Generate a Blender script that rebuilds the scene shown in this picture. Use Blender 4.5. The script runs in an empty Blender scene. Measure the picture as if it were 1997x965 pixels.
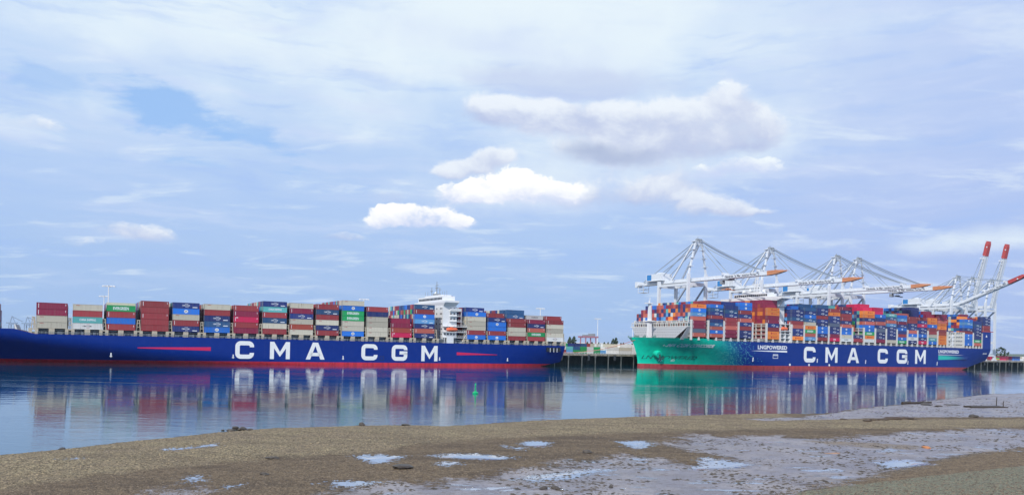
import bpy, bmesh, math, random
import numpy as np
from mathutils import Vector, Matrix
from mathutils.bvhtree import BVHTree

rng = random.Random(7)
R = math.radians
PI = math.pi
sc = bpy.context.scene
col = sc.collection

# ------------------------------------------------------------------ camera
CAM_H = 14.7
WZ = 2.1                                    # water level
ROLL = math.atan(.022)
FPX, CX, CY = 1500.0, 998.5, 673.9
cam_d = bpy.data.cameras.new('camera')
cam = bpy.data.objects.new('camera', cam_d)
col.objects.link(cam)
cam.location = (0, 0, CAM_H)
cam.rotation_euler = (Matrix.Rotation(R(90), 3, 'X') @ Matrix.Rotation(ROLL, 3, 'Z')).to_euler()
cam_d.sensor_width = 36
cam_d.lens = 36 * FPX / 1997
cam_d.shift_y = (CY - 482.5) / 1997
cam_d.clip_start = .5
cam_d.clip_end = 30000
sc.camera = cam

# ------------------------------------------------------------------ exposure
sc.view_settings.view_transform = 'Standard'
sc.view_settings.look = 'None'
sc.view_settings.exposure = .04
sc.view_settings.gamma = 1
sc.view_settings.use_curve_mapping = False
try:
    sc.cycles.use_denoising = True
    sc.cycles.max_bounces = 6
    sc.cycles.caustics_reflective = False
    sc.cycles.caustics_refractive = False
except Exception:
    pass

# ------------------------------------------------------------------ sun
SUN_EL, SUN_AZ = R(38), R(-160)          # azimuth from +Y, clockwise; behind left shoulder
sun_d = bpy.data.lights.new('sun', 'SUN')
sun_d.energy = 3.2
sun_d.angle = R(.6)
sun_d.color = (1, .95, .88)
sun = bpy.data.objects.new('sun', sun_d)
col.objects.link(sun)
sdir = Vector((math.sin(SUN_AZ) * math.cos(SUN_EL), math.cos(SUN_AZ) * math.cos(SUN_EL), math.sin(SUN_EL)))
sun.rotation_euler = sdir.to_track_quat('Z', 'Y').to_euler()


# ------------------------------------------------------------------ node helper
class NT:
    def __init__(s, tree):
        s.t = tree
        s.n = tree.nodes
        s.l = tree.links

    def put(s, sock, v):
        if isinstance(v, bpy.types.NodeSocket):
            s.l.new(v, sock)
        elif v is not None:
            try:
                sock.default_value = v
            except Exception:
                sock.default_value = (*v, 1) if len(v) == 3 else v

    def m(s, op, a, b=None, c=None, clamp=False):
        n = s.n.new('ShaderNodeMath')
        n.operation = op
        n.use_clamp = clamp
        for i, v in enumerate((a, b, c)):
            if v is not None:
                s.put(n.inputs[i], v)
        return n.outputs[0]

    def mix(s, f, a, b, mode='MIX'):
        n = s.n.new('ShaderNodeMix')
        n.data_type = 'RGBA'
        n.blend_type = mode
        s.put(n.inputs[0], f)
        s.put(n.inputs[6], (*a, 1) if isinstance(a, tuple) and len(a) == 3 else a)
        s.put(n.inputs[7], (*b, 1) if isinstance(b, tuple) and len(b) == 3 else b)
        return n.outputs[2]

    def noise(s, vec, scale, detail=4, rough=.5, dist=0, dim='3D'):
        n = s.n.new('ShaderNodeTexNoise')
        n.noise_dimensions = dim
        s.put(n.inputs['Vector'], vec)
        n.inputs['Scale'].default_value = scale
        n.inputs['Detail'].default_value = detail
        n.inputs['Roughness'].default_value = rough
        n.inputs['Distortion'].default_value = dist
        return n.outputs[0]

    def ss(s, v, lo, hi, a=0., b=1.):
        n = s.n.new('ShaderNodeMapRange')
        n.interpolation_type = 'SMOOTHSTEP'
        s.put(n.inputs[0], v)
        for i, q in ((1, lo), (2, hi), (3, a), (4, b)):
            s.put(n.inputs[i], q)
        return n.outputs[0]

    def comb(s, x, y, z):
        n = s.n.new('ShaderNodeCombineXYZ')
        for i, v in enumerate((x, y, z)):
            s.put(n.inputs[i], v)
        return n.outputs[0]

    def sep(s, v):
        n = s.n.new('ShaderNodeSeparateXYZ')
        s.put(n.inputs[0], v)
        return n.outputs

    def mapv(s, v, scale=(1, 1, 1), loc=(0, 0, 0), rot=(0, 0, 0)):
        n = s.n.new('ShaderNodeMapping')
        s.put(n.inputs[0], v)
        n.inputs[1].default_value = loc
        n.inputs[2].default_value = rot
        n.inputs[3].default_value = scale
        return n.outputs[0]

    def obj(s):
        return s.n.new('ShaderNodeTexCoord').outputs['Object']

    def attr(s, name):
        n = s.n.new('ShaderNodeAttribute')
        n.attribute_name = name
        return n.outputs

    def bump(s, h, strength=.3, dist=.05, nrm=None):
        n = s.n.new('ShaderNodeBump')
        n.inputs['Strength'].default_value = strength
        n.inputs['Distance'].default_value = dist
        s.put(n.inputs['Height'], h)
        if nrm is not None:
            s.put(n.inputs['Normal'], nrm)
        return n.outputs[0]


# ------------------------------------------------------------------ world: sky and clouds
world = bpy.data.worlds.new('World')
sc.world = world
world.use_nodes = True
wt = world.node_tree
wt.nodes.clear()
w = NT(wt)
SKY_STRENGTH = .1
sky = w.n.new('ShaderNodeTexSky')
sky.sky_type = 'NISHITA'
sky.sun_disc = False
sky.sun_elevation = SUN_EL
sky.sun_rotation = SUN_AZ
sky.air_density = 1.6
sky.ozone_density = 3.5
sky.dust_density = .4
gen = w.n.new('ShaderNodeTexCoord').outputs['Generated']
dx, dy, dz = w.sep(gen)
AZ0 = w.m('ARCTAN2', dx, dy)
EL0 = w.m('ARCSINE', dz)
ang0 = w.comb(AZ0, w.m('MULTIPLY', EL0, 1.6), 0.)
wn = w.n.new('ShaderNodeTexNoise')
w.put(wn.inputs['Vector'], ang0)
wn.inputs['Scale'].default_value = 9.
wn.inputs['Detail'].default_value = 9
wn.inputs['Roughness'].default_value = .62
wr, wg, wb = w.sep(wn.outputs['Color'])
AZ = w.m('ADD', AZ0, w.m('MULTIPLY', w.m('SUBTRACT', wr, .5), .045))
EL = w.m('ADD', EL0, w.m('MULTIPLY', w.m('SUBTRACT', wg, .5), .032))
zc = w.m('ADD', w.m('MAXIMUM', dz, 0.), .16)
plane = w.comb(w.m('DIVIDE', dx, zc), w.m('DIVIDE', dy, zc), .3)
n_big = w.noise(plane, .9, 7, .55, .3)
n_fine = w.noise(w.mapv(plane, (1.3, 2.6, 1), (3, 1, 5)), 1.9, 9, .62, .4)
ang = w.comb(AZ, w.m('MULTIPLY', EL, 2.2), 0.)
n_wisp = w.noise(w.mapv(ang, (2.2, 9, 1), (5, 2, 1), (0, 0, .12)), 2.0, 8, .6, .25)
n_edge = w.noise(ang, 13., 7, .6, .2)
n_edge2 = w.noise(ang, 5., 5, .55, .3)


def direc(px, py):
    u = (px - CX) / FPX
    v = (CY - py) / FPX
    X = u * math.cos(ROLL) - v * math.sin(ROLL)
    Z = u * math.sin(ROLL) + v * math.cos(ROLL)
    return math.atan(X), math.atan(Z / math.hypot(X, 1))


# thin high overcast: paler and brighter with height and towards the middle, periwinkle on the right
elev = w.m('MULTIPLY', EL, 1 / .44, clamp=True)
base = w.mix(w.ss(elev, 0, .45), (.355, .525, .82), (.44, .60, .89))
base = w.mix(w.ss(elev, .4, 1.), base, (.53, .69, .93))
right = w.ss(AZ, .08, .5)
base = w.mix(w.m('MULTIPLY', right, .45), base, (.45, .53, .86))
white = w.ss(n_big, .40, .58)
wh_amt = w.m('MULTIPLY', w.ss(elev, .38, .82), w.m('SUBTRACT', 1., w.m('MULTIPLY', right, .7)))
veil = w.mix(w.m('MULTIPLY', w.m('MULTIPLY_ADD', white, .75, .25), w.m('MULTIPLY', wh_amt, 1.0)), base, (.76, .87, .955))
# soft streaks of the high layer
veil = w.mix(w.m('MULTIPLY', w.m('MULTIPLY', w.ss(n_wisp, .48, .72), w.ss(elev, -.05, .45, .35, 1.)), .42), veil, (.66, .74, .94))
veil = w.mix(w.m('MULTIPLY', w.ss(n_wisp, .5, .30), .5), veil, (.36, .53, .90))
veil = w.mix(w.m('MULTIPLY', w.ss(n_fine, .52, .70), .42), veil, (.80, .89, .96))
n_mid = w.noise(w.mapv(plane, (1.1, 1.9, 1), (9, 4, 2)), 2.6, 9, .6, .5)
veil = w.mix(w.m('MULTIPLY', w.m('MULTIPLY', w.ss(n_mid, .53, .70), .55), w.ss(elev, .3, .7)), veil, (.56, .68, .94))
K = 1 / SKY_STRENGTH
vscale = w.n.new('ShaderNodeVectorMath')
vscale.operation = 'SCALE'
w.put(vscale.inputs[0], veil)
vscale.inputs['Scale'].default_value = K
veil_hdr = vscale.outputs[0]
# gaps where the clear blue sky shows
ga = 0.


def streak(px0, py0, px1, py1, wd):
    a0, e0 = direc(px0, py0)
    a1, e1 = direc(px1, py1)
    L = math.hypot(a1 - a0, e1 - e0)
    ux, uy = (a1 - a0) / L, (e1 - e0) / L
    pa = w.m('SUBTRACT', AZ, (a0 + a1) / 2)
    pe = w.m('SUBTRACT', EL, (e0 + e1) / 2)
    al = w.m('ADD', w.m('MULTIPLY', pa, ux), w.m('MULTIPLY', pe, uy))
    ac = w.m('SUBTRACT', w.m('MULTIPLY', pe, ux), w.m('MULTIPLY', pa, uy))
    d = w.m('SQRT', w.m('ADD', w.m('POWER', w.m('ABSOLUTE', w.m('MULTIPLY', al, 2 / L)), 2.), w.m('POWER', w.m('ABSOLUTE', w.m('MULTIPLY', ac, 2 / (wd / FPX))), 2.)))
    d = w.m('ADD', d, w.m('MULTIPLY', w.m('SUBTRACT', n_fine, .5), 5.5))
    d = w.m('ADD', d, w.m('MULTIPLY', w.m('SUBTRACT', n_edge, .5), 3.0))
    return w.ss(d, 1.25, .1)


gap = w.m('MAXIMUM', streak(205, 168, 500, 285, 58), w.m('MULTIPLY', streak(410, 235, 580, 305, 44), .8))
gap = w.m('MAXIMUM', gap, w.m('MULTIPLY', streak(0, 125, 180, 175, 40), .5))
gap = w.m('MAXIMUM', gap, w.m('MULTIPLY', streak(280, 300, 420, 322, 18), .6))
gap = w.m('MULTIPLY', gap, .85)
clear = w.mix(.75, sky.outputs[0], (.31 * K, .55 * K, 1.0 * K))
sky_col = w.mix(gap, veil_hdr, clear)

# cumulus: soft puffs placed in the sky and carved by noise; each puff is bright above and shaded below
grp = bpy.data.node_groups.new('cloud_puff', 'ShaderNodeTree')
for nm in ('az', 'el', 'a0', 'e0', 'ra', 're', 'amount', 'sum_in', 'tilt_in'):
    grp.interface.new_socket(nm, in_out='INPUT', socket_type='NodeSocketFloat')
for nm in ('sum', 'tilt'):
    grp.interface.new_socket(nm, in_out='OUTPUT', socket_type='NodeSocketFloat')
q = NT(grp)
gi = q.n.new('NodeGroupInput').outputs
go = q.n.new('NodeGroupOutput')
# each puff waits for the one before it, which keeps the shader's working memory small
azs = q.m('MULTIPLY_ADD', gi[7], 1e-7, gi[0])
xa = q.m('DIVIDE', q.m('SUBTRACT', azs, gi[2]), gi[4])
ya = q.m('DIVIDE', q.m('SUBTRACT', gi[1], gi[3]), gi[5])
yb = q.m('MULTIPLY', ya, q.ss(ya, -.3, .1, 1.4, 1.))
d2 = q.m('MULTIPLY_ADD', yb, yb, q.m('MULTIPLY', xa, xa))
g_ = q.m('MULTIPLY', gi[6], q.m('POWER', 2.718, q.m('MULTIPLY', q.m('POWER', d2, 1.5), -1.)))
q.put(go.inputs[0], q.m('ADD', gi[7], g_))
q.put(go.inputs[1], q.m('MULTIPLY_ADD', g_, ya, gi[8]))
BASE = w.m('MULTIPLY', AZ, 0.)
LAST = [BASE]


def field(puffs, scale, rough, amp, seedv):
    """cloud density, and how high up in its puffs each direction lies"""
    v_ = w.comb(AZ, w.m('MULTIPLY', EL, 1.35), seedv)
    nz = w.m('SUBTRACT', w.noise(v_, scale, 9, rough, .15), .5)
    sm = w.m('MULTIPLY', LAST[0], 1e-7)
    tl = w.m('MULTIPLY', sm, 0.)
    for px, py, rx, ry, am in puffs:
        a0, e0 = direc(px, py)
        n = w.n.new('ShaderNodeGroup')
        n.node_tree = grp
        for i, v in enumerate((AZ, EL, a0, e0, rx / FPX * math.cos(a0) ** 2, ry / FPX * math.cos(a0), am, sm, tl)):
            w.put(n.inputs[i], v)
        sm, tl = n.outputs
    LAST[0] = sm
    V = w.m('DIVIDE', tl, w.m('ADD', sm, .02))
    F = w.m('ADD', w.m('MINIMUM', sm, 1.15), w.m('MULTIPLY', nz, amp))
    return F, w.m('ADD', V, w.m('MULTIPLY', nz, 1.8))


def tone(lit, shad, f):
    return w.mix(f, tuple(v * K for v in shad), tuple(v * K for v in lit))


# 1. very soft bright masses and grey bellies of the high layer
F_, V_ = field([(1040, 50, 200, 90, .8), (1190, 110, 140, 60, .7), (640, 110, 280, 60, .45), (820, 30, 240, 70, .5), (250, 90, 280, 60, .5), (1280, 20, 150, 60, .5), (160, 205, 130, 40, .5), (420, 190, 80, 34, .4),
               (1700, 60, 180, 40, .3), (1900, 470, 190, 34, .55), (620, 250, 220, 50, .35), (1180, 300, 330, 130, .6), (960, 390, 260, 70, .4)], 5., .6, 1.3, 1.3)
mk = w.ss(F_, .12, .85)
lt = w.ss(V_, -.9, .4)
sky_col = w.mix(w.m('MULTIPLY', mk, .8), sky_col, tone((.80, .90, .96), (.58, .68, .92), lt))
# grey bellies
F_, V_ = field([(1080, 168, 150, 36, .9), (1230, 170, 120, 34, .8), (960, 150, 90, 34, .5)], 9., .66, 1.8, 2.2)
sky_col = w.mix(w.m('MULTIPLY', w.ss(F_, .0, 1.3), .6), sky_col, (.52 * K, .60 * K, .84 * K))
# 2. the big soft cumulus bank right of centre and its shaded base
F_, V_ = field([(1425, 200, 50, 48, .9), (1480, 262, 60, 50, .9), (1390, 255, 100, 62, .8), (1280, 250, 120, 52, .8), (1150, 240, 120, 46, .8), (1040, 232, 100, 44, .8), (950, 218, 56, 38, .8),
               (1230, 300, 180, 40, .8), (1290, 380, 80, 34, .62), (1200, 370, 80, 40, .55), (1370, 405, 54, 32, .72), (1425, 412, 44, 22, .72), (1475, 422, 40, 12, .7), (1330, 350, 70, 30, .4),
               (1120, 390, 60, 30, .55), (760, 384, 54, 20, .75), (965, 308, 44, 20, .95), (912, 324, 56, 20, .95), (868, 337, 34, 14, .8), (665, 462, 60, 14, .55), (265, 455, 90, 24, .7), (120, 470, 90, 14, .35), (60, 236, 90, 22, .6), (1640, 440, 90, 12, .25)], 15., .66, 1.5, 4.1)
n_body = w.noise(w.comb(AZ, w.m('MULTIPLY', EL, 1.6), 7.), 7.5, 8, .62, .3)
lt = w.ss(w.m('ADD', V_, w.m('MULTIPLY', w.m('SUBTRACT', n_body, .5), 2.4)), -.75, .85)
mk = w.ss(F_, .30, w.m('MULTIPLY_ADD', lt, -.55, 1.25))
sky_col = w.mix(w.m('MULTIPLY', mk, .88), sky_col, tone((.86, .91, .97), (.44, .51, .76), lt))
F_, V_ = field([(1205, 305, 110, 24, .9), (1120, 290, 60, 16, .4)], 9., .6, .9, 5.2)
sky_col = w.mix(w.m('MULTIPLY', w.ss(F_, .1, 1.2), .9), sky_col, (.40 * K, .48 * K, .68 * K))
# 3. crisp bright fair-weather cumulus
F_, V_ = field([(752, 424, 44, 26, 1.), (808, 420, 46, 28, 1.), (855, 426, 46, 26, 1.), (898, 442, 36, 18, .95), (722, 440, 28, 15, .9),
               (893, 374, 50, 32, .95), (945, 364, 48, 34, .95), (1004, 356, 44, 40, 1.), (1060, 370, 54, 32, .9), (1118, 378, 42, 28, .6), (1000, 392, 130, 28, .7),
               (1366, 340, 36, 26, .9), (1420, 324, 44, 28, .95), (1488, 324, 48, 22, .95), (1412, 176, 20, 22, .6)], 22., .66, 1.9, 8.7)
lt = w.ss(w.m('ADD', V_, w.m('MULTIPLY', w.m('SUBTRACT', n_body, .5), 2.2)), -.75, .8)
mk = w.ss(F_, .46, w.m('MULTIPLY_ADD', lt, -.9, 1.6))
bright = w.ss(AZ, .02, .22, 1., 0.)
lit3 = w.mix(bright, (.86 * K, .93 * K, .98 * K), (1.06 * K, 1.06 * K, 1.03 * K))
sky_col = w.mix(mk, sky_col, w.mix(lt, (.58 * K, .66 * K, .91 * K), lit3))
bg = w.n.new('ShaderNodeBackground')
bg.inputs[1].default_value = SKY_STRENGTH
w.put(bg.inputs[0], sky_col)
wo = w.n.new('ShaderNodeOutputWorld')
w.l.new(bg.outputs[0], wo.inputs[0])

# ------------------------------------------------------------------ frames of reference
TH = math.atan(1500 / 2642)                 # heading of the quay line
CA, SA = math.cos(TH), math.sin(TH)


def W(s, D, z=0.):                          # quay frame (along, away, up) -> world
    return Vector((s * CA - D * SA, s * SA + D * CA, z))


def ground_at(px, py, z=0.):
    u = (px - CX) / FPX
    v = (CY - py) / FPX
    X = u * math.cos(ROLL) - v * math.sin(ROLL)
    Z = u * math.sin(ROLL) + v * math.cos(ROLL)
    t = (z + WZ - CAM_H) / Z
    return X * t, t


# ------------------------------------------------------------------ materials
def newmat(name):
    m = bpy.data.materials.new(name)
    m.use_nodes = True
    t = NT(m.node_tree)
    return m, t, t.n['Principled BSDF']


MATS = {}


def paint(name, c, rough=.5, dirt=.25, metal=0., scale=1.5, dirtcol=None):
    if name in MATS:
        return MATS[name]
    m, t, p = newmat(name)
    o = t.obj()
    n1 = t.noise(o, scale, 6, .6)
    n2 = t.noise(t.mapv(o, (3, 3, .25)), scale, 4, .6)
    k = t.m('MULTIPLY', t.ss(t.m('MULTIPLY', t.m('ADD', n1, n2), .5), .45, .7), dirt)
    dc = dirtcol or tuple(v * .55 + .01 for v in c)
    t.put(p.inputs['Base Color'], t.mix(k, c, dc))
    p.inputs['Roughness'].default_value = rough
    p.inputs['Metallic'].default_value = metal
    MATS[name] = m
    return m


WHITE = paint('white_paint', (.78, .79, .80), .45, .22)
CRANEW = paint('crane_white', (.72, .75, .79), .45, .5, dirtcol=(.38, .42, .48))
BEIGE = paint('buff_paint', (.52, .46, .36), .6, .5, dirtcol=(.25, .16, .10))
GREYP = paint('grey_steel', (.28, .31, .34), .55, .4)
DARKST = paint('dark_steel', (.05, .06, .075), .6, .3)
BLACKG = paint('dark_glass_and_hole', (.012, .016, .022), .15, 0.)  # window glass, and painted shade of uncut openings
ORANGE = paint('orange_paint', (.66, .27, .13), .5, .2)
CORAL = paint('coral_paint', (.85, .17, .07), .45, .15)
REDTIP = paint('red_paint', (.50, .07, .07), .5, .2)
NAVYP = paint('navy_paint', (.006, .02, .13), .4, .2)
CABLE = paint('cable_grey', (.20, .24, .30), .5, .2)
STAYM = paint('stay_paint', (.34, .40, .48), .5, .2)
PINK = paint('pink_hazed', (.42, .20, .26), .5, .2)  # pink muted to paint haze into the gantry colour
SIGNB = paint('sign_blue', (.03, .22, .55), .4, .1)
YELLOW = paint('yellow_paint', (.65, .42, .03), .5, .2)
LETTER = paint('letter_white', (.86, .87, .87), .5, .1, scale=.6)
STRIPE = paint('stripe_red', (.62, .015, .10), .5, .15)
TEALP = paint('teal_paint', (.02, .50, .40), .45, .1)
LOGOW = paint('logo_white', (.8, .82, .85), .5, 0.)
LOGOR = paint('logo_red', (.45, .03, .04), .5, 0.)
LOGOB = paint('logo_black', (.03, .03, .05), .5, 0.)
WOODM = paint('wet_wood', (.05, .035, .022), .5, .4)
ROCKM = paint('dark_rock', (.055, .045, .04), .55, .5, dirtcol=(.12, .09, .05))
BUOYG = paint('buoy_green', (.0, .42, .16), .35, .1)


def container_mat(name, from_attr):
    m, t, p = newmat(name)
    o = t.obj()
    if from_attr:
        c = t.attr('Col')[0]
        rnd = t.noise(o, .11, 1)
    else:
        n = t.n.new('ShaderNodeObjectInfo')
        c = n.outputs['Color']
        rnd = n.outputs['Random']
    off = t.comb(t.m('MULTIPLY', rnd, 40.), t.m('MULTIPLY', rnd, 17.), 0.)
    va = t.n.new('ShaderNodeVectorMath')
    va.operation = 'ADD'
    t.put(va.inputs[0], o)
    t.put(va.inputs[1], off)
    o2 = va.outputs[0]
    n1 = t.noise(o2, .8, 6, .65)
    n2 = t.noise(t.mapv(o2, (2.6, 2.6, .12)), 1.2, 5, .6)
    hsv = t.n.new('ShaderNodeHueSaturation')
    t.put(hsv.inputs['Color'], c)
    t.put(hsv.inputs['Value'], t.m('MULTIPLY_ADD', rnd, .3, .85))
    streakk = t.ss(n2, .42, .72)
    cc = t.mix(t.m('MULTIPLY', streakk, .22), hsv.outputs[0], (.26, .21, .17))
    rust = t.ss(t.m('MULTIPLY', t.m('ADD', n1, n2), .5), .57, .66)
    cc = t.mix(t.m('MULTIPLY', rust, .55), cc, (.13, .05, .025))
    t.put(p.inputs['Base Color'], cc)
    p.inputs['Roughness'].default_value = .5
    x = t.sep(o)[0]
    cor = t.m('SINE', t.m('MULTIPLY', x, 2 * PI / .28))
    t.put(p.inputs['Normal'], t.bump(t.m('MULTIPLY', cor, 1.), .5, .018))
    return m


CONT = container_mat('container_paint', False)
CONTV = container_mat('container_paint_mass', True)


# ------------------------------------------------------------------ mesh builder
class MB:
    def __init__(s):
        s.v = []
        s.f = []
        s.mi = []
        s.cur = 0

    def add(s, vs, fs):
        b = len(s.v)
        s.v += [tuple(v) for v in vs]
        for f in fs:
            s.f.append(tuple(b + i for i in f))
            s.mi.append(s.cur)

    def box(s, x0, x1, y0, y1, z0, z1):
        s.add([(x0, y0, z0), (x1, y0, z0), (x1, y1, z0), (x0, y1, z0), (x0, y0, z1), (x1, y0, z1), (x1, y1, z1), (x0, y1, z1)],
              [(3, 2, 1, 0), (4, 5, 6, 7), (0, 1, 5, 4), (1, 2, 6, 5), (2, 3, 7, 6), (3, 0, 4, 7)])

    def taper(s, x0, x1, y0, y1, z0, X0, X1, Y0, Y1, z1):
        s.add([(x0, y0, z0), (x1, y0, z0), (x1, y1, z0), (x0, y1, z0), (X0, Y0, z1), (X1, Y0, z1), (X1, Y1, z1), (X0, Y1, z1)],
              [(3, 2, 1, 0), (4, 5, 6, 7), (0, 1, 5, 4), (1, 2, 6, 5), (2, 3, 7, 6), (3, 0, 4, 7)])

    def bar(s, a, b, wd, ht=None, wd2=None):       # square section bar between two points
        a, b = Vector(a), Vector(b)
        ht = ht or wd
        d = (b - a).normalized()
        up = Vector((0, 0, 1)) if abs(d.z) < .95 else Vector((1, 0, 0))
        sx = d.cross(up).normalized()
        sz = sx.cross(d).normalized()
        k = (wd2 / wd) if wd2 else 1
        vs = []
        for p, q_ in ((a, 1), (b, k)):
            for i, j in ((-1, -1), (1, -1), (1, 1), (-1, 1)):
                vs.append(p + sx * (i * wd / 2 * q_) + sz * (j * ht / 2 * q_))
        s.add(vs, [(3, 2, 1, 0), (4, 5, 6, 7), (0, 1, 5, 4), (1, 2, 6, 5), (2, 3, 7, 6), (3, 0, 4, 7)])

    def tube(s, a, b, r, n=8, r2=None):
        a, b = Vector(a), Vector(b)
        r2 = r if r2 is None else r2
        d = (b - a).normalized()
        up = Vector((0, 0, 1)) if abs(d.z) < .95 else Vector((1, 0, 0))
        sx = d.cross(up).normalized()
        sz = sx.cross(d).normalized()
        vs = []
        for p, rr in ((a, r), (b, r2)):
            for i in range(n):
                t = 2 * PI * i / n
                vs.append(p + sx * (rr * math.cos(t)) + sz * (rr * math.sin(t)))
        fs = [(i, (i + 1) % n, n + (i + 1) % n, n + i) for i in range(n)]
        fs += [tuple(range(n - 1, -1, -1)), tuple(range(n, 2 * n))]
        s.add(vs, fs)

    def prism_y(s, poly, y0, y1):                  # poly in x,z
        n = len(poly)
        vs = [(p[0], y0, p[1]) for p in poly] + [(p[0], y1, p[1]) for p in poly]
        s.add(vs, [tuple(range(n)), tuple(range(2 * n - 1, n - 1, -1))] + [((i + 1) % n, i, n + i, n + (i + 1) % n) for i in range(n)])

    def mesh(s, name, mats):
        me = bpy.data.meshes.new(name)
        me.from_pydata(s.v, [], s.f)
        for m in (mats if isinstance(mats, (list, tuple)) else [mats]):
            me.materials.append(m)
        if any(s.mi):
            me.polygons.foreach_set('material_index', s.mi)
        me.update()
        return me

    def build(s, name, mats, parent=None, loc=None, rot=None):
        return put(name, s.mesh(name, mats), parent, loc, rot)


def put(name, me, parent=None, loc=None, rot=None):
    o = bpy.data.objects.new(name, me)
    col.objects.link(o)
    if parent is not None:
        o.parent = parent
    if loc is not None:
        o.location = loc
    if rot is not None:
        o.rotation_euler = rot if hasattr(rot, '__len__') else (0, 0, rot)
    return o


def tag(o, label=None, cat=None, group=None, kind=None):
    for k, v in (('label', label), ('category', cat), ('group', group), ('kind', kind)):
        if v:
            o[k] = v
    return o


def empty(name, loc, rz=0., label=None, cat=None, group=None):
    o = bpy.data.objects.new(name, None)
    col.objects.link(o)
    o.location = loc
    o.rotation_euler = (0, 0, rz)
    return tag(o, label, cat, group)


def copy_tree(o, parent=None):
    kids = [c for c in CHILD.get(o.name, [])]
    c = o.copy()
    col.objects.link(c)
    c.parent = parent
    CHILD[c.name] = []
    for k in kids:
        kk = copy_tree(k, c)
        CHILD[c.name].append(kk)
    return c


CHILD = {}


def index_children():
    CHILD.clear()
    for o in bpy.data.objects:
        if o.parent:
            CHILD.setdefault(o.parent.name, []).append(o)


# ------------------------------------------------------------------ lettering
def stroke(path, wd):
    """mitred strip along a 2-D path -> (verts, faces)"""
    n = len(path)
    L, Rr = [], []
    for i, p in enumerate(path):
        p = Vector(p)
        d0 = (p - Vector(path[i - 1])).normalized() if i else None
        d1 = (Vector(path[i + 1]) - p).normalized() if i < n - 1 else None
        if d0 is None:
            nn = Vector((-d1.y, d1.x))
            k = 1
        elif d1 is None:
            nn = Vector((-d0.y, d0.x))
            k = 1
        else:
            t = (d0 + d1).normalized()
            nn = Vector((-t.y, t.x))
            k = 1 / max(.4, nn.dot(Vector((-d0.y, d0.x))))
        L.append(p + nn * wd / 2 * k)
        Rr.append(p - nn * wd / 2 * k)
    return [tuple(v) for v in L + Rr], [(i, i + 1, n + i + 1, n + i) for i in range(n - 1)]


def arc(cx, cy, r, a0, a1, n=6):
    return [(cx + r * math.cos(R(a0 + (a1 - a0) * i / n)), cy + r * math.sin(R(a0 + (a1 - a0) * i / n))) for i in range(n + 1)]


def block_letter(ch, wd, ht, st):
    """flat outline pieces in metres: list of (verts, faces)"""
    h = st / 2
    r = min(wd, ht) * .30
    out = []
    if ch in 'CG':
        path = [(wd - h, ht * (.66 if ch == 'C' else .68))] + arc(wd - r, ht - r, r - h, 0, 90) + arc(r, ht - r, r - h, 90, 180) + arc(r, r, r - h, 180, 270) + arc(wd - r, r, r - h, 270, 360)
        if ch == 'C':
            path += [(wd - h, ht * .34)]
        else:
            path += [(wd - h, ht * .50)]
            out.append(stroke([(wd, ht * .50), (wd * .50, ht * .50)], st * .85))
        out.append(stroke(path, st))
    elif ch == 'M':
        t = st * .95
        v = [(0, 0), (t, 0), (t, ht * .62), (wd / 2, ht * .13), (wd - t, ht * .62), (wd - t, 0), (wd, 0), (wd, ht), (wd - t * 1.02, ht), (wd / 2, ht * .42), (t * 1.02, ht), (0, ht)]
        out.append((v, [(0, 1, 2, 10, 11), (2, 3, 9, 10), (3, 4, 8, 9), (4, 5, 6, 7, 8)]))
    elif ch == 'A':
        t = st * 1.08
        m1 = wd * .5 - t * .62
        v = [(0, 0), (t, 0), (wd * .5, ht * .80), (wd - t, 0), (wd, 0), (wd / 2 + t * .62, ht), (m1, ht)]
        out.append((v, [(0, 1, 2, 6), (2, 3, 4, 5), (6, 2, 5)]))
        y0, y1 = ht * .20, ht * .40
        xa = t + (wd * .5 - t) * (y0 / (ht * .8)) - t * .3
        xb = t + (wd * .5 - t) * (y1 / (ht * .8)) - t * .3
        out.append(([(xa, y0), (wd - xa, y0), (wd - xb, y1), (xb, y1)], [(0, 1, 2, 3)]))
    return out


TEXTS = {}


def text_mesh(s, size, mat, bold=0., depth=.02, shear=0.):
    key = (s, size, mat.name, bold, shear)
    if key in TEXTS:
        return TEXTS[key]
    c = bpy.data.curves.new('txt', 'FONT')
    c.body = s
    c.size = size
    c.extrude = depth
    c.offset = bold
    c.shear = shear
    c.resolution_u = 2
    o = bpy.data.objects.new('txt', c)
    col.objects.link(o)
    dg = bpy.context.evaluated_depsgraph_get()
    me = bpy.data.meshes.new_from_object(o.evaluated_get(dg))
    bpy.data.objects.remove(o)
    me.materials.clear()
    me.materials.append(mat)
    TEXTS[key] = me
    return me


def fit_text(s, x0, x1, z0, z1, mat, bold=0.):
    """text mesh scaled to fill the rectangle, returned as vertex array (x, z, depth) and polys"""
    me = text_mesh(s, 1., mat, bold, .02)
    co = np.array([v.co[:] for v in me.vertices])
    mn, mx = co.min(0), co.max(0)
    X = x0 + (co[:, 0] - mn[0]) / (mx[0] - mn[0]) * (x1 - x0)
    Z = z0 + (co[:, 1] - mn[1]) / (mx[1] - mn[1]) * (z1 - z0)
    dep = (co[:, 2] - mn[2]) / max(1e-6, mx[2] - mn[2])
    return X, Z, dep, [tuple(p.vertices) for p in me.polygons]


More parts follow.
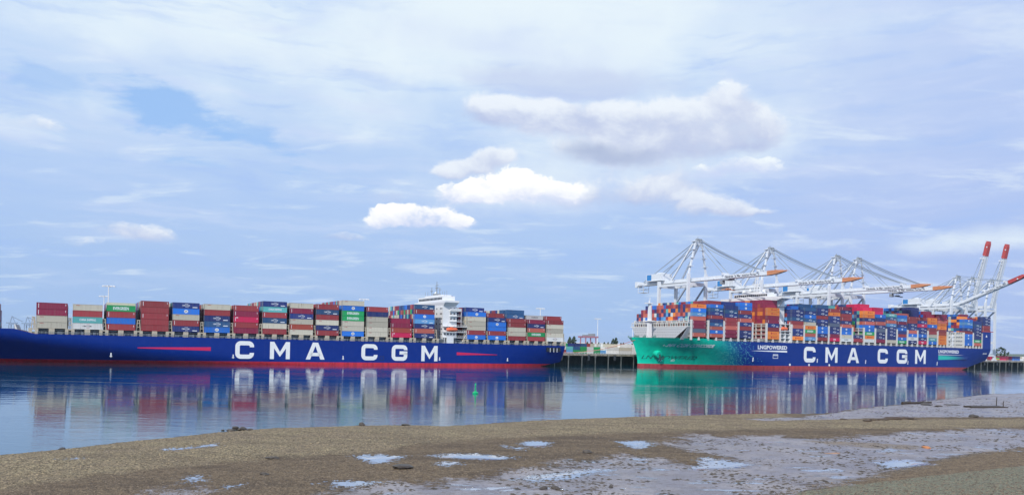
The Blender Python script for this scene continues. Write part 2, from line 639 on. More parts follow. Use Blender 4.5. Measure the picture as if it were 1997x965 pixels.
# ------------------------------------------------------------------ setting: water
def water_material():
    m, t, p = newmat('harbour_water')
    g = t.n.new('ShaderNodeNewGeometry').outputs['Position']
    # patches of calm and of cat's-paw wind
    slick = t.ss(t.noise(t.mapv(g, (.006, .055, 1), (3, 1, 0), (0, 0, .12)), 1., 5, .6, .4), .60, .66)
    patch = t.ss(t.noise(t.mapv(g, (.012, .03, 1), rot=(0, 0, .3)), 1., 4, .55, .6), .38, .66)
    r1 = t.noise(t.mapv(g, (.55, 1.7, 1), rot=(0, 0, .25)), 1., 4, .55, .4)
    r2 = t.noise(t.mapv(g, (.10, .34, 1), rot=(0, 0, .45)), 1., 3, .5, .3)
    h = t.m('ADD', t.m('MULTIPLY', t.m('MULTIPLY', r1, t.m('MULTIPLY_ADD', patch, 1., .3)), .017), t.m('MULTIPLY', r2, t.m('MULTIPLY_ADD', slick, .05, .034)))
    t.put(p.inputs['Normal'], t.bump(h, 1., 1.))
    p.inputs['Base Color'].default_value = (.001, .06, .10, 1)
    p.inputs['IOR'].default_value = 2.1
    t.put(p.inputs['Roughness'], t.m('ADD', t.m('MULTIPLY_ADD', patch, .018, .006), t.m('MULTIPLY', slick, .09)))
    return m


mb = MB()
mb.add([(-9000, -60, WZ), (12000, -60, WZ), (12000, 14000, WZ), (-9000, 14000, WZ)], [(0, 1, 2, 3)])
tag(mb.build('water', water_material()), 'calm blue harbour water mirroring the two ships', None, None, 'structure')


# ------------------------------------------------------------------ setting: shore
def in_poly(P, poly):
    x, y = P[:, 0], P[:, 1]
    ins = np.zeros(len(P), bool)
    n = len(poly)
    for i in range(n):
        x0, y0 = poly[i]
        x1, y1 = poly[(i + 1) % n]
        c = ((y0 > y) != (y1 > y))
        xx = (x1 - x0) * (y - y0) / ((y1 - y0) if y1 != y0 else 1e-9) + x0
        ins ^= c & (x < xx)
    return ins


def sdist(P, poly, closed=True):
    d = np.full(len(P), 1e9)
    n = len(poly)
    for i in range(n if closed else n - 1):
        a = np.array(poly[i])
        b = np.array(poly[(i + 1) % n])
        ab = b - a
        t = np.clip(((P - a) @ ab) / max(1e-9, ab @ ab), 0, 1)
        d = np.minimum(d, np.hypot(*(P - (a + t[:, None] * ab)).T))
    if closed:
        d = np.where(in_poly(P, poly), d, -d)
    return d


def gp(pts, z=.2):
    return [ground_at(x, y, z) for x, y in pts]


SHORE_PX = [(-250, 912), (-120, 900), (0, 886.7), (60, 881), (132, 875), (231, 862.6), (330, 852.7), (430, 842), (480, 838), (529, 834.8), (600, 833), (709, 829.5), (790, 830), (864, 832),
            (963, 825), (1096, 818), (1260, 812), (1400, 809), (1502, 805.7), (1601, 806), (1634, 802), (1667, 796), (1767, 786.6), (1833, 777.7), (1870, 774), (1932, 767.7), (1997, 766), (2150, 764), (2500, 762)]
shore_line = gp(SHORE_PX, 0.)
land_poly = shore_line + [(900, 500), (900, -200), (-400, -200), (-400, 60)]
WETR = gp([(1345, 849), (1420, 851), (1520, 852), (1640, 853), (1760, 846), (1850, 840), (2000, 837), (2300, 834), (2300, 905), (1997, 874), (1880, 890), (1800, 908), (1700, 932), (1600, 948), (1520, 965), (1480, 1010), (600, 1010), (640, 958), (740, 948), (860, 940), (960, 928), (1060, 916), (1110, 902), (1180, 894), (1240, 888), (1330, 905), (1400, 908), (1430, 900), (1375, 885), (1330, 878), (1290, 866), (1330, 858)])
WETL = gp([(240, 960), (330, 945), (360, 930), (420, 915), (470, 922), (440, 940), (500, 952), (480, 968), (300, 1000), (200, 990)])
MUDFLAT = gp([(1610, 806), (1640, 801), (1680, 795), (1767, 786), (1833, 777), (1932, 767), (2000, 765), (2400, 760), (2400, 815), (1997, 814), (1850, 813), (1700, 814), (1600, 818), (1500, 822), (1450, 818), (1560, 812)])
TAN = gp([(-300, 1000), (-300, 905), (0, 880), (250, 855), (500, 832), (700, 824), (1000, 815), (1300, 806), (1500, 800), (1560, 815), (1640, 817), (1800, 818), (2400, 817), (2400, 830), (1997, 833), (1800, 838), (1560, 836), (1420, 838), (1337, 842), (1200, 846), (1050, 852), (940, 856), (830, 866), (740, 880), (600, 892), (440, 903), (300, 915), (180, 930), (60, 946), (-100, 975)])
BANK = gp([(1540, 985), (1565, 962), (1660, 950), (1760, 938), (1880, 924), (1997, 911), (2300, 880), (2600, 900), (2600, 1300), (1500, 1300)])
BROWN2 = gp([(1660, 947), (1720, 925), (1800, 903), (1900, 885), (1997, 873), (2300, 845), (2400, 880), (1997, 914), (1880, 926), (1760, 940), (1600, 966)])
BAR = gp([(1560, 857), (1640, 861), (1700, 862), (1760, 867), (1800, 870), (1815, 874), (1780, 877), (1700, 874), (1620, 868)])
PUD = [gp(p, .12) for p in (
    [(325, 880), (350, 877), (385, 873), (415, 870), (418, 873), (380, 878), (350, 881)],
    [(118, 899), (150, 897), (158, 899), (130, 901)],
    [(362, 938), (372, 930), (392, 928), (400, 932), (388, 942), (370, 946)],
    [(425, 953), (450, 950), (480, 948), (470, 953), (440, 957)],
    [(680, 893), (700, 891), (740, 890), (790, 893), (770, 898), (760, 904), (725, 909), (715, 903), (692, 896)],
    [(845, 892), (880, 888), (930, 887), (960, 891), (1010, 893), (1000, 898), (950, 900), (900, 899), (870, 897)],
    [(982, 871), (1000, 873), (1022, 877), (1016, 880), (995, 876)],
    [(1012, 866), (1030, 862), (1055, 861), (1070, 865), (1068, 872), (1040, 873), (1018, 871)],
    [(1200, 863), (1250, 862), (1270, 868), (1262, 876), (1240, 880), (1222, 875), (1215, 868)],
    [(625, 948), (660, 942), (700, 944), (730, 946), (700, 952), (650, 955)],
    [(1375, 895), (1400, 900), (1440, 902), (1480, 908), (1430, 914), (1340, 918), (1360, 905)],
    [(1700, 905), (1740, 898), (1800, 900), (1830, 905), (1790, 912), (1730, 918)],
    [(850, 905), (885, 903), (900, 910), (870, 915)],
    [(1010, 935), (1080, 925), (1150, 915), (1200, 918), (1120, 935), (1040, 945)],
    )]

nu, nv = 460, 330
uu = np.linspace(-1.15, 1.05, nu)
vv = np.linspace(0, 1, nv)
Yr = 6 + 374 * vv ** 1.5
gx = np.outer(np.ones(nv), uu) * (Yr[:, None] * .75 + 20)
gy = np.outer(Yr, np.ones(nu))
P = np.stack([gx.ravel(), gy.ravel()], 1)
sd_shore = sdist(P, land_poly)
sd_wet = np.maximum(sdist(P, WETR), sdist(P, WETL) - 3.2)
sd_mud = sdist(P, MUDFLAT)
sd_tan = sdist(P, TAN)
sd_bank = sdist(P, BANK)
sd_brown = np.maximum(sdist(P, BROWN2), sdist(P, BAR))
sd_pud = np.full(len(P), -1e9)
for pl in PUD:
    sd_pud = np.maximum(sd_pud, sdist(P, pl))


def vnoise(P, sc_, seed):
    r = np.random.RandomState(seed)
    out = np.zeros(len(P))
    amp = 1
    for k in range(3):
        for _ in range(5):
            th = r.rand() * 2 * PI
            fr = sc_ * (2 ** k) * (.6 + .8 * r.rand())
            out += amp * np.sin((P[:, 0] * math.cos(th) + P[:, 1] * math.sin(th)) * fr + r.rand() * 7) / 5
        amp *= .5
    return out


n_a = vnoise(P, .25, 3)
n_b = vnoise(P, 1.3, 4)
n_c = vnoise(P, 3.1, 9)
edge = sd_shore + n_b * .35 + n_c * .12
slope = np.where(sd_mud > -4, .012, .06)
hgt = np.where(edge > 0, np.minimum(edge * slope, .16 + .006 * np.clip(edge, 0, 40)), np.maximum(edge * .12, -2.5))
wetf = np.clip(sd_wet * .5 + .5, 0, 1)
land = np.clip(edge * 2, 0, 1)
hgt += land * (np.clip(sd_tan / 6, 0, 1) * (.16 + .06 * n_a) + (1 - wetf) * (.03 * n_b + .02 * n_c))
hgt = hgt * (1 - .5 * wetf) + .05 * wetf * land
hgt -= np.clip(sd_pud * .2, 0, .06)
bankf = np.clip(sd_bank / 3, 0, 1)
hgt += np.clip(sd_bank, 0, 60) * .10 + bankf * .03 * n_c
near = np.clip((48 - P[:, 1]) / 46, 0, 1)
hgt = hgt * (1 - near) + near * (near * 12.2)
me = bpy.data.meshes.new('shore')
idx = np.arange(nu * nv).reshape(nv, nu)
quads = np.stack([idx[:-1, :-1], idx[:-1, 1:], idx[1:, 1:], idx[1:, :-1]], -1).reshape(-1, 4)
me.vertices.add(len(P))
me.vertices.foreach_set('co', np.column_stack([P, hgt + WZ]).astype(np.float32).ravel())
me.loops.add(quads.size)
me.loops.foreach_set('vertex_index', quads.ravel().astype(np.int32))
me.polygons.add(len(quads))
me.polygons.foreach_set('loop_start', (np.arange(len(quads)) * 4).astype(np.int32))
me.polygons.foreach_set('use_smooth', np.ones(len(quads), bool))
me.update(calc_edges=True)
for nm, arr in (('wet', sd_wet), ('mud', sd_mud), ('tan', sd_tan), ('bank', sd_bank), ('brown', sd_brown), ('pud', sd_pud), ('shore', sd_shore)):
    at_ = me.attributes.new(nm, 'FLOAT', 'POINT')
    at_.data.foreach_set('value', np.clip(arr, -50, 50).astype(np.float32))


def shore_material():
    m, t, p = newmat('shore_ground')
    g = t.n.new('ShaderNodeNewGeometry').outputs['Position']
    nA = t.noise(g, .22, 6, .6, .5)
    nB = t.noise(g, 1.3, 6, .65)
    nC = t.noise(g, 5., 5, .65)
    vo = t.n.new('ShaderNodeTexVoronoi')
    t.put(vo.inputs['Vector'], g)
    vo.inputs['Scale'].default_value = 6.5
    cell = vo.outputs['Color']
    cs = t.sep(cell)[0]
    vd = vo.outputs['Distance']

    def zone(name, wob, soft, off=0.):
        a = t.attr(name)[2]
        k = t.m('ADD', t.m('ADD', a, t.m('MULTIPLY', t.m('SUBTRACT', nA, .5), wob * 2)), t.m('MULTIPLY', t.m('SUBTRACT', nB, .5), wob * 1.2))
        k = t.m('ADD', k, off)
        return t.ss(k, -soft, soft)
    tanm = zone('tan', 5., 1.6)
    wet = zone('wet', 7., 1.3)
    mud = zone('mud', 3., .6)
    bank = zone('bank', .8, .3)
    brown = zone('brown', 2.5, .6)
    pud = zone('pud', 2.0, .15, t.m('MULTIPLY', t.m('SUBTRACT', t.noise(g, 2.2, 5, .7), .5), 7.))
    nP = t.noise(t.mapv(g, (.16, .42, 1), (3, 7, 0)), 1., 7, .65, .3)
    pud = t.m('MAXIMUM', pud, t.m('MULTIPLY', t.ss(nP, .585, .605), t.m('MULTIPLY', t.m('MAXIMUM', wet, mud), .95)))
    brn = t.mix(t.ss(nB, .3, .7), (.08, .048, .027), (.21, .145, .083))
    brn = t.mix(t.m('MULTIPLY', t.ss(nC, .48, .62), .65), brn, (.33, .25, .145))
    tn = t.mix(t.ss(nC, .40, .60), (.085, .06, .032), (.50, .40, .235))
    tn = t.mix(t.ss(nA, .35, .65), tn, t.mix(cs, (.09, .065, .04), (.42, .32, .20)))
    tn = t.mix(t.m('MULTIPLY', t.ss(nB, .5, .72), .25), tn, (.12, .12, .05))
    c = t.mix(tanm, brn, tn)
    nD = t.noise(t.mapv(g, (.8, 1.7, 1)), 1.5, 4, .7)
    c = t.mix(t.m('MULTIPLY', t.ss(nD, .52, .66), .45), c, (.045, .032, .02))
    nE = t.noise(t.mapv(g, (.10, .3, 1)), 1., 5, .6, .5)
    c = t.mix(t.m('MULTIPLY', t.ss(nE, .47, .62), t.m('MULTIPLY_ADD', tanm, -.3, .6)), c, (.07, .045, .027))
    speck = t.ss(nC, .60, .68)
    wetc = t.mix(t.ss(nA, .35, .7), (.20, .185, .22), (.32, .285, .29))
    wetc = t.mix(t.m('MULTIPLY', speck, .8), wetc, (.07, .055, .045))
    wm = t.m('MAXIMUM', wet, mud)
    pebbles = t.m('MULTIPLY', t.ss(t.noise(t.mapv(g, (.5, 1.1, 1)), 1., 8, .75), .57, .63), .75)
    dsh = t.m('MULTIPLY', t.ss(t.noise(t.mapv(g, (.55, 2.2, 1), (1, 2, 3)), 1.2, 6, .75), .55, .60), .85)
    wetc = t.mix(dsh, wetc, (.10, .08, .07))
    drift = t.m('MULTIPLY', t.ss(t.noise(t.mapv(g, (.07, .22, 1), (5, 1, 3)), 1., 6, .65, .5), .52, .66), .5)
    wetc = t.mix(drift, wetc, (.17, .13, .10))
    wetc = t.mix(pebbles, wetc, (.15, .11, .085))
    c = t.mix(wm, c, wetc)
    grit = t.ss(t.noise(t.mapv(g, (1.5, 3.2, 1)), 1.6, 3, .6), .52, .62)
    c = t.mix(t.m('MULTIPLY', grit, t.m('MULTIPLY_ADD', wm, -.15, .5)), c, (.045, .03, .02))
    c = t.mix(brown, c, brn)
    bk = t.mix(cs, (.10, .10, .07), (.30, .29, .19))
    bk = t.mix(t.m('MULTIPLY', t.ss(nB, .5, .7), .4), bk, (.16, .15, .14))
    c = t.mix(bank, c, bk)
    # dark wet rim at the water's edge
    rim = t.ss(t.m('ABSOLUTE', t.m('SUBTRACT', t.attr('shore')[2], .3)), 1.0, .1)
    rim = t.m('MULTIPLY', rim, t.m('SUBTRACT', 1., mud))
    c = t.mix(t.m('MULTIPLY', rim, .7), c, (.06, .045, .035))
    c = t.mix(pud, c, (.25, .29, .37))
    t.put(p.inputs['Specular IOR Level'], t.m('MULTIPLY_ADD', pud, .5, .5))
    t.put(p.inputs['Base Color'], c)
    rough = t.m('MULTIPLY_ADD', t.m('MULTIPLY', wm, t.m('SUBTRACT', 1., t.m('MAXIMUM', speck, pebbles))), -.50, .88)
    rough = t.m('MULTIPLY', rough, t.m('SUBTRACT', 1., t.m('MULTIPLY', pud, .93)))
    rough = t.m('MAXIMUM', rough, .04)
    t.put(p.inputs['Roughness'], rough)
    hh = t.m('ADD', t.m('MULTIPLY', t.m('SUBTRACT', 1., vd), .12), t.m('MULTIPLY', nC, .22))
    hh = t.m('ADD', hh, t.m('MULTIPLY', nB, .35))
    dry = t.m('SUBTRACT', 1., t.m('MULTIPLY', wm, .72))
    dry = t.m('MULTIPLY', dry, t.m('SUBTRACT', 1., pud))
    t.put(p.inputs['Normal'], t.bump(t.m('MULTIPLY', hh, dry), 1., 1.))
    return m


me.materials.append(shore_material())
shore = put('ground', me)
tag(shore, 'tidal shore of tan shingle, brown mud and wet grey flats', None, None, 'structure')
shore_bvh_z = (hgt + WZ).reshape(nv, nu)


def shore_z(x, y):
    v_ = ((max(y, 6) - 6) / 374) ** (1 / 1.5) * (nv - 1)
    u_ = (x / (y * .75 + 20) + 1.15) / 2.2 * (nu - 1)
    i, j = int(np.clip(v_, 0, nv - 2)), int(np.clip(u_, 0, nu - 2))
    a, b = v_ - i, u_ - j
    z = shore_bvh_z
    return float(z[i, j] * (1 - a) * (1 - b) + z[i + 1, j] * a * (1 - b) + z[i, j + 1] * (1 - a) * b + z[i + 1, j + 1] * a * b)


def stone_mass(name, label, cand, sizes, colf, flat=.55, seed=1):
    r = np.random.RandomState(seed)
    base = np.array([(1, 0, 0), (.3, .95, 0), (-.8, .6, 0), (-.9, -.5, 0), (.2, -1, 0), (0, 0, 1.), (0, 0, -.6)])
    faces = np.array([(0, 1, 5), (1, 2, 5), (2, 3, 5), (3, 4, 5), (4, 0, 5), (1, 0, 6), (2, 1, 6), (3, 2, 6), (4, 3, 6), (0, 4, 6)])
    n = len(cand)
    ang_ = r.rand(n) * 2 * PI
    ca_, sa_ = np.cos(ang_), np.sin(ang_)
    jit = 1 + (r.rand(n, 7, 3) - .5) * .6
    v = base[None] * jit
    v[:, :, 2] *= flat
    x = v[:, :, 0] * ca_[:, None] - v[:, :, 1] * sa_[:, None]
    y = v[:, :, 0] * sa_[:, None] + v[:, :, 1] * ca_[:, None]
    v = np.stack([x * 1.25, y, v[:, :, 2]], -1) * sizes[:, None, None] + cand[:, None, :]
    f = (faces[None] + (np.arange(n) * 7)[:, None, None]).reshape(-1, 3)
    m_ = bpy.data.meshes.new(name)
    m_.vertices.add(n * 7)
    m_.vertices.foreach_set('co', v.astype(np.float32).ravel())
    m_.loops.add(f.size)
    m_.loops.foreach_set('vertex_index', f.ravel().astype(np.int32))
    m_.polygons.add(len(f))
    m_.polygons.foreach_set('loop_start', (np.arange(len(f)) * 3).astype(np.int32))
    m_.polygons.foreach_set('use_smooth', np.zeros(len(f), bool))
    m_.update(calc_edges=True)
    c = np.repeat(colf(n, r), 7, 0)
    ca2 = m_.color_attributes.new('Col', 'FLOAT_COLOR', 'POINT')
    ca2.data.foreach_set('color', np.column_stack([c, np.ones(len(c))]).astype(np.float32).ravel())
    m_.materials.append(STONEM)
    return tag(put(name, m_), label, None, None, 'stuff')


STONEM, t_, p_ = newmat('pebble')
t_.put(p_.inputs['Base Color'], t_.attr('Col')[0])
p_.inputs['Roughness'].default_value = .7


def scatter(n, test, seed, dens_pow=1.6):
    r = np.random.RandomState(seed)
    y = 58 + (r.rand(n) ** dens_pow) * 185
    x = (r.rand(n) * 2 - 1) * (y * .68)
    Q = np.stack([x, y], 1)
    k = test(Q)
    Q = Q[k]
    z = np.array([shore_z(*q_) for q_ in Q])
    return np.column_stack([Q, z])


tq = lambda Q: (sdist(Q, land_poly) > .1) & (sdist(Q, WETR) < .5 + 0) & (sdist(Q, MUDFLAT) < 0) & (np.maximum.reduce([sdist(Q, p) for p in PUD]) < .1)
c1 = scatter(120000, tq, 11)
rs = np.random.RandomState(5)


TANF = np.clip(sdist(c1[:, :2], TAN) / 2 + .5, 0, 1)[:, None]


def tan_col(n, r):
    k = r.rand(n, 1)
    a = np.array([[.13, .10, .055]]) * (1 - k) + np.array([[.40, .31, .19]]) * k
    dark = r.rand(n) < .5
    a[dark] *= .4
    b_ = np.array([[.05, .035, .022]]) * (1 - k) + np.array([[.20, .15, .10]]) * k
    return a * TANF + b_ * (1 - TANF)


stone_mass('shingle', 'tan and brown shingle stones strewn along the shore', c1, .035 + .075 * rs.rand(len(c1)) ** 2.6, tan_col, .6, 21)
tw = lambda Q: ((sdist(Q, WETR) > -1) | (sdist(Q, MUDFLAT) > -.5)) & (sdist(Q, land_poly) > .1)
c2 = scatter(60000, tw, 12, 1.3)
kk = vnoise(c2[:, :2], .5, 31) + vnoise(c2[:, :2], 1.7, 32) * .7
c2 = c2[kk > .0]
stone_mass('mud_pebbles', 'small dark pebbles and weed scraps scattered on wet mud', c2, .06 + .20 * rs.rand(len(c2)) ** 3,
           lambda n, r: np.array([[.075, .06, .045]]) * (.5 + r.rand(n, 1)), .4, 22)

# ------------------------------------------------------------------ setting: quay and land behind
def concrete(name, c, stain):
    m, t, p = newmat(name)
    o = t.n.new('ShaderNodeNewGeometry').outputs['Position']
    n1 = t.noise(o, .35, 6, .65)
    n2 = t.noise(t.mapv(o, (1, 1, .12)), .9, 5, .6)
    k = t.ss(t.m('MULTIPLY', t.m('ADD', n1, n2), .5), .42, .62)
    t.put(p.inputs['Base Color'], t.mix(k, c, stain))
    p.inputs['Roughness'].default_value = .8
    t.put(p.inputs['Normal'], t.bump(n1, .4, .2))
    return m


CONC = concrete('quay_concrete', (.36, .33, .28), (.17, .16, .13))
CONCD = concrete('quay_wall_dark', (.020, .032, .035), (.045, .06, .055))  # near-black concrete for the wall behind the piles
PILEM = concrete('pile_concrete', (.17, .18, .18), (.05, .07, .07))
ASPH = concrete('terminal_paving', (.16, .155, .15), (.10, .10, .10))
DQ = 459.
ZQ = 10.
q0 = W(0, 0, 0)


def frame_obj(o):
    o.rotation_euler = (0, 0, TH)
    return o


mb = MB()
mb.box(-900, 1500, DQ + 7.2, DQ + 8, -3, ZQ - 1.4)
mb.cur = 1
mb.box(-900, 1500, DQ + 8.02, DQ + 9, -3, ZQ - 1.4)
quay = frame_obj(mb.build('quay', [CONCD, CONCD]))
tag(quay, 'long concrete quay on piles', None, None, 'structure')
mb = MB()
for s_ in range(-900, 1500, 12):
    mb.box(s_ + .02, s_ + 11.98, DQ, DQ + 9.2, ZQ - 1.3 - .02 * (s_ % 3), ZQ)
mb.build('capping_beam', CONC, quay)
pm = MB()
pm.box(-.26, .26, -.4, .2, -4, 7.6)
pm.box(-.6, .6, -.5, .9, 7.6, 8.65)
pile_me = pm.mesh('pile', PILEM)
fm = MB()
fm.box(-.9, .9, -.35, 0, 5.2, 9.4)
fm.box(-.6, .6, -.6, -.35, 5.6, 9.0)
fend_me = fm.mesh('fender', DARKST)
for k, s_ in enumerate([*np.arange(284, 375, 11.8), *np.arange(722, 940, 11.8)]):
    put('pile', pile_me, quay, (float(s_), DQ + .55, 0))
    if k % 2:
        put('fender', fend_me, quay, (float(s_) + 5.5, DQ, 0))
rm = MB()
for s_ in np.arange(-60, 940, 2.4):
    rm.box(s_, s_ + .12, DQ + .5, DQ + .62, ZQ, ZQ + 1.1)
rm.box(-60, 940, DQ + .53, DQ + .59, ZQ + 1.02, ZQ + 1.1)
rm.box(-60, 940, DQ + .53, DQ + .59, ZQ + .5, ZQ + .56)
rail = frame_obj(rm.build('quay_railing', WHITE))
tag(rail, 'pale railing running along the quay edge', 'railing')
rail['label'] = 'pale post railing running along the edge of the concrete quay'

mb = MB()
mb.box(-9000, 12000, DQ + 9.22, 12000, 2, ZQ - .05)
tag(frame_obj(mb.build('terminal_ground', ASPH)), 'flat paved container terminal behind the quay', None, None, 'structure')

# far low hills
hm, t_, p_ = newmat('far_hills')
g_ = t_.n.new('ShaderNodeNewGeometry').outputs['Position']
t_.put(p_.inputs['Base Color'], t_.mix(t_.noise(g_, .012, 6, .6), (.05, .085, .06), (.13, .16, .11)))
p_.inputs['Roughness'].default_value = .9
vs, fs = [], []
N_ = 260
rr = random.Random(3)
for i in range(N_ + 1):
    a_ = R(-50 + 100 * i / N_)
    hh = 38 + 14 * math.sin(i * .11) + 9 * math.sin(i * .29 + 1) + 4 * math.sin(i * .83) + rr.random() * 2.5
    for k, (d_, z_) in enumerate(((4600, 9), (5000, hh * .55), (5400, hh), (6500, hh * .9))):
        vs.append((math.sin(a_) * d_, math.cos(a_) * d_, z_))
for i in range(N_):
    for k in range(3):
        b_ = i * 4 + k
        fs.append((b_, b_ + 4, b_ + 5, b_ + 1))
me = bpy.data.meshes.new('hills')
me.from_pydata(vs, [], fs)
me.materials.append(hm)
tag(put('hills', me), 'low distant hills along the horizon', None, None, 'structure')


# ------------------------------------------------------------------ ship hulls
def hull_paint(name, body, teal=None, xs=None):
    m, t, p = newmat(name)
    o = t.obj()
    x, y, z = t.sep(o)
    n1 = t.noise(o, .25, 6, .6)
    n2 = t.noise(t.mapv(o, (1.6, 1, .06)), 1., 5, .65)
    c = t.mix(t.m('MULTIPLY', t.ss(n1, .35, .7), .25), body, tuple(v * 1.35 + .002 for v in body))
    if teal:
        vo = t.n.new('ShaderNodeTexVoronoi')
        t.put(vo.inputs['Vector'], t.comb(x, z, 0.))
        vo.inputs['Scale'].default_value = 1.25
        vo.inputs['Randomness'].default_value = .85
        cellr = t.sep(vo.outputs['Color'])[0]
        xx = t.m('ADD', x, t.m('MULTIPLY', t.m('SUBTRACT', z, 12.), .5))
        fade = t.ss(xx, xs[0] - 8, xs[1] + 4)                      # 0 = teal, 1 = blue
        solid = t.ss(xx, xs[0] - 22, xs[0] + (xs[1] - xs[0]) * .5)  # starts early so the blue also paints in the flare's shade
        dots = t.m('MULTIPLY', t.ss(vo.outputs['Distance'], .40, .30), t.m('GREATER_THAN', cellr, t.m('MULTIPLY_ADD', fade, 1.02, 0.)))
        tealc = t.mix(t.ss(n1, .35, .7), teal, tuple(v * .78 for v in teal))
        lite = t.mix(.35, tealc, (.5, .85, .85))
        under = t.mix(solid, tealc, c)
        c = t.mix(t.m('MULTIPLY', dots, t.m('MULTIPLY', solid, .95)), under, lite)
    c = t.mix(t.m('MULTIPLY', t.ss(n2, .56, .72), .12), c, (.10, .12, .24))
    # rust weeps under the scuppers
    weep = t.m('MULTIPLY', t.ss(t.noise(t.mapv(o, (.9, 1, .035)), 1., 6, .7), .68, .76), .32)
    c = t.mix(weep, c, (.20, .09, .05))
    t.put(p.inputs['Base Color'], c)
    p.inputs['Roughness'].default_value = .38
    p.inputs['Specular IOR Level'].default_value = .3
    br = t.n.new('ShaderNodeTexBrick')
    t.put(br.inputs['Vector'], t.comb(x, z, 0.))
    br.inputs['Scale'].default_value = 1.
    br.inputs['Brick Width'].default_value = 11.
    br.inputs['Row Height'].default_value = 2.7
    br.inputs['Mortar Size'].default_value = .05
    br.inputs['Mortar Smooth'].default_value = 1.
    hb = t.m('ADD', t.m('MULTIPLY', br.outputs['Fac'], .5), t.m('MULTIPLY', n1, 1.4))
    t.put(p.inputs['Normal'], t.bump(hb, .35, .08))
    return m


def boot_paint(name, c, band=None):
    m, t, p = newmat(name)
    o = t.obj()
    x, y, z = t.sep(o)
    n2 = t.noise(t.mapv(o, (.5, 1, .12)), 1., 6, .65)
    n1 = t.noise(o, .7, 6, .65)
    cc = t.mix(t.ss(n2, .4, .68), c, tuple(v * .62 for v in c))
    cc = t.mix(t.m('MULTIPLY', t.ss(n1, .55, .7), .4), cc, (.30, .12, .11))
    scum = t.ss(t.m('ADD', z, t.m('MULTIPLY', n1, .7)), .85, .45)
    cc = t.mix(t.m('MULTIPLY', scum, .7), cc, (.05, .035, .03))
    t.put(p.inputs['Base Color'], cc)
    p.inputs['Roughness'].default_value = .5
    return m


BLUE1 = hull_paint('hull_blue', (.0005, .026, .225))
BLUE2 = hull_paint('hull_blue_teal_bow', (.0005, .028, .22), (.002, .62, .42), (62, 98))
BOOT1 = boot_paint('boot_red', (.62, .03, .06))
BOOT2 = boot_paint('boot_red_pale', (.42, .06, .07))
DECKM = paint('deck_brown', (.16, .06, .045), .7, .4)


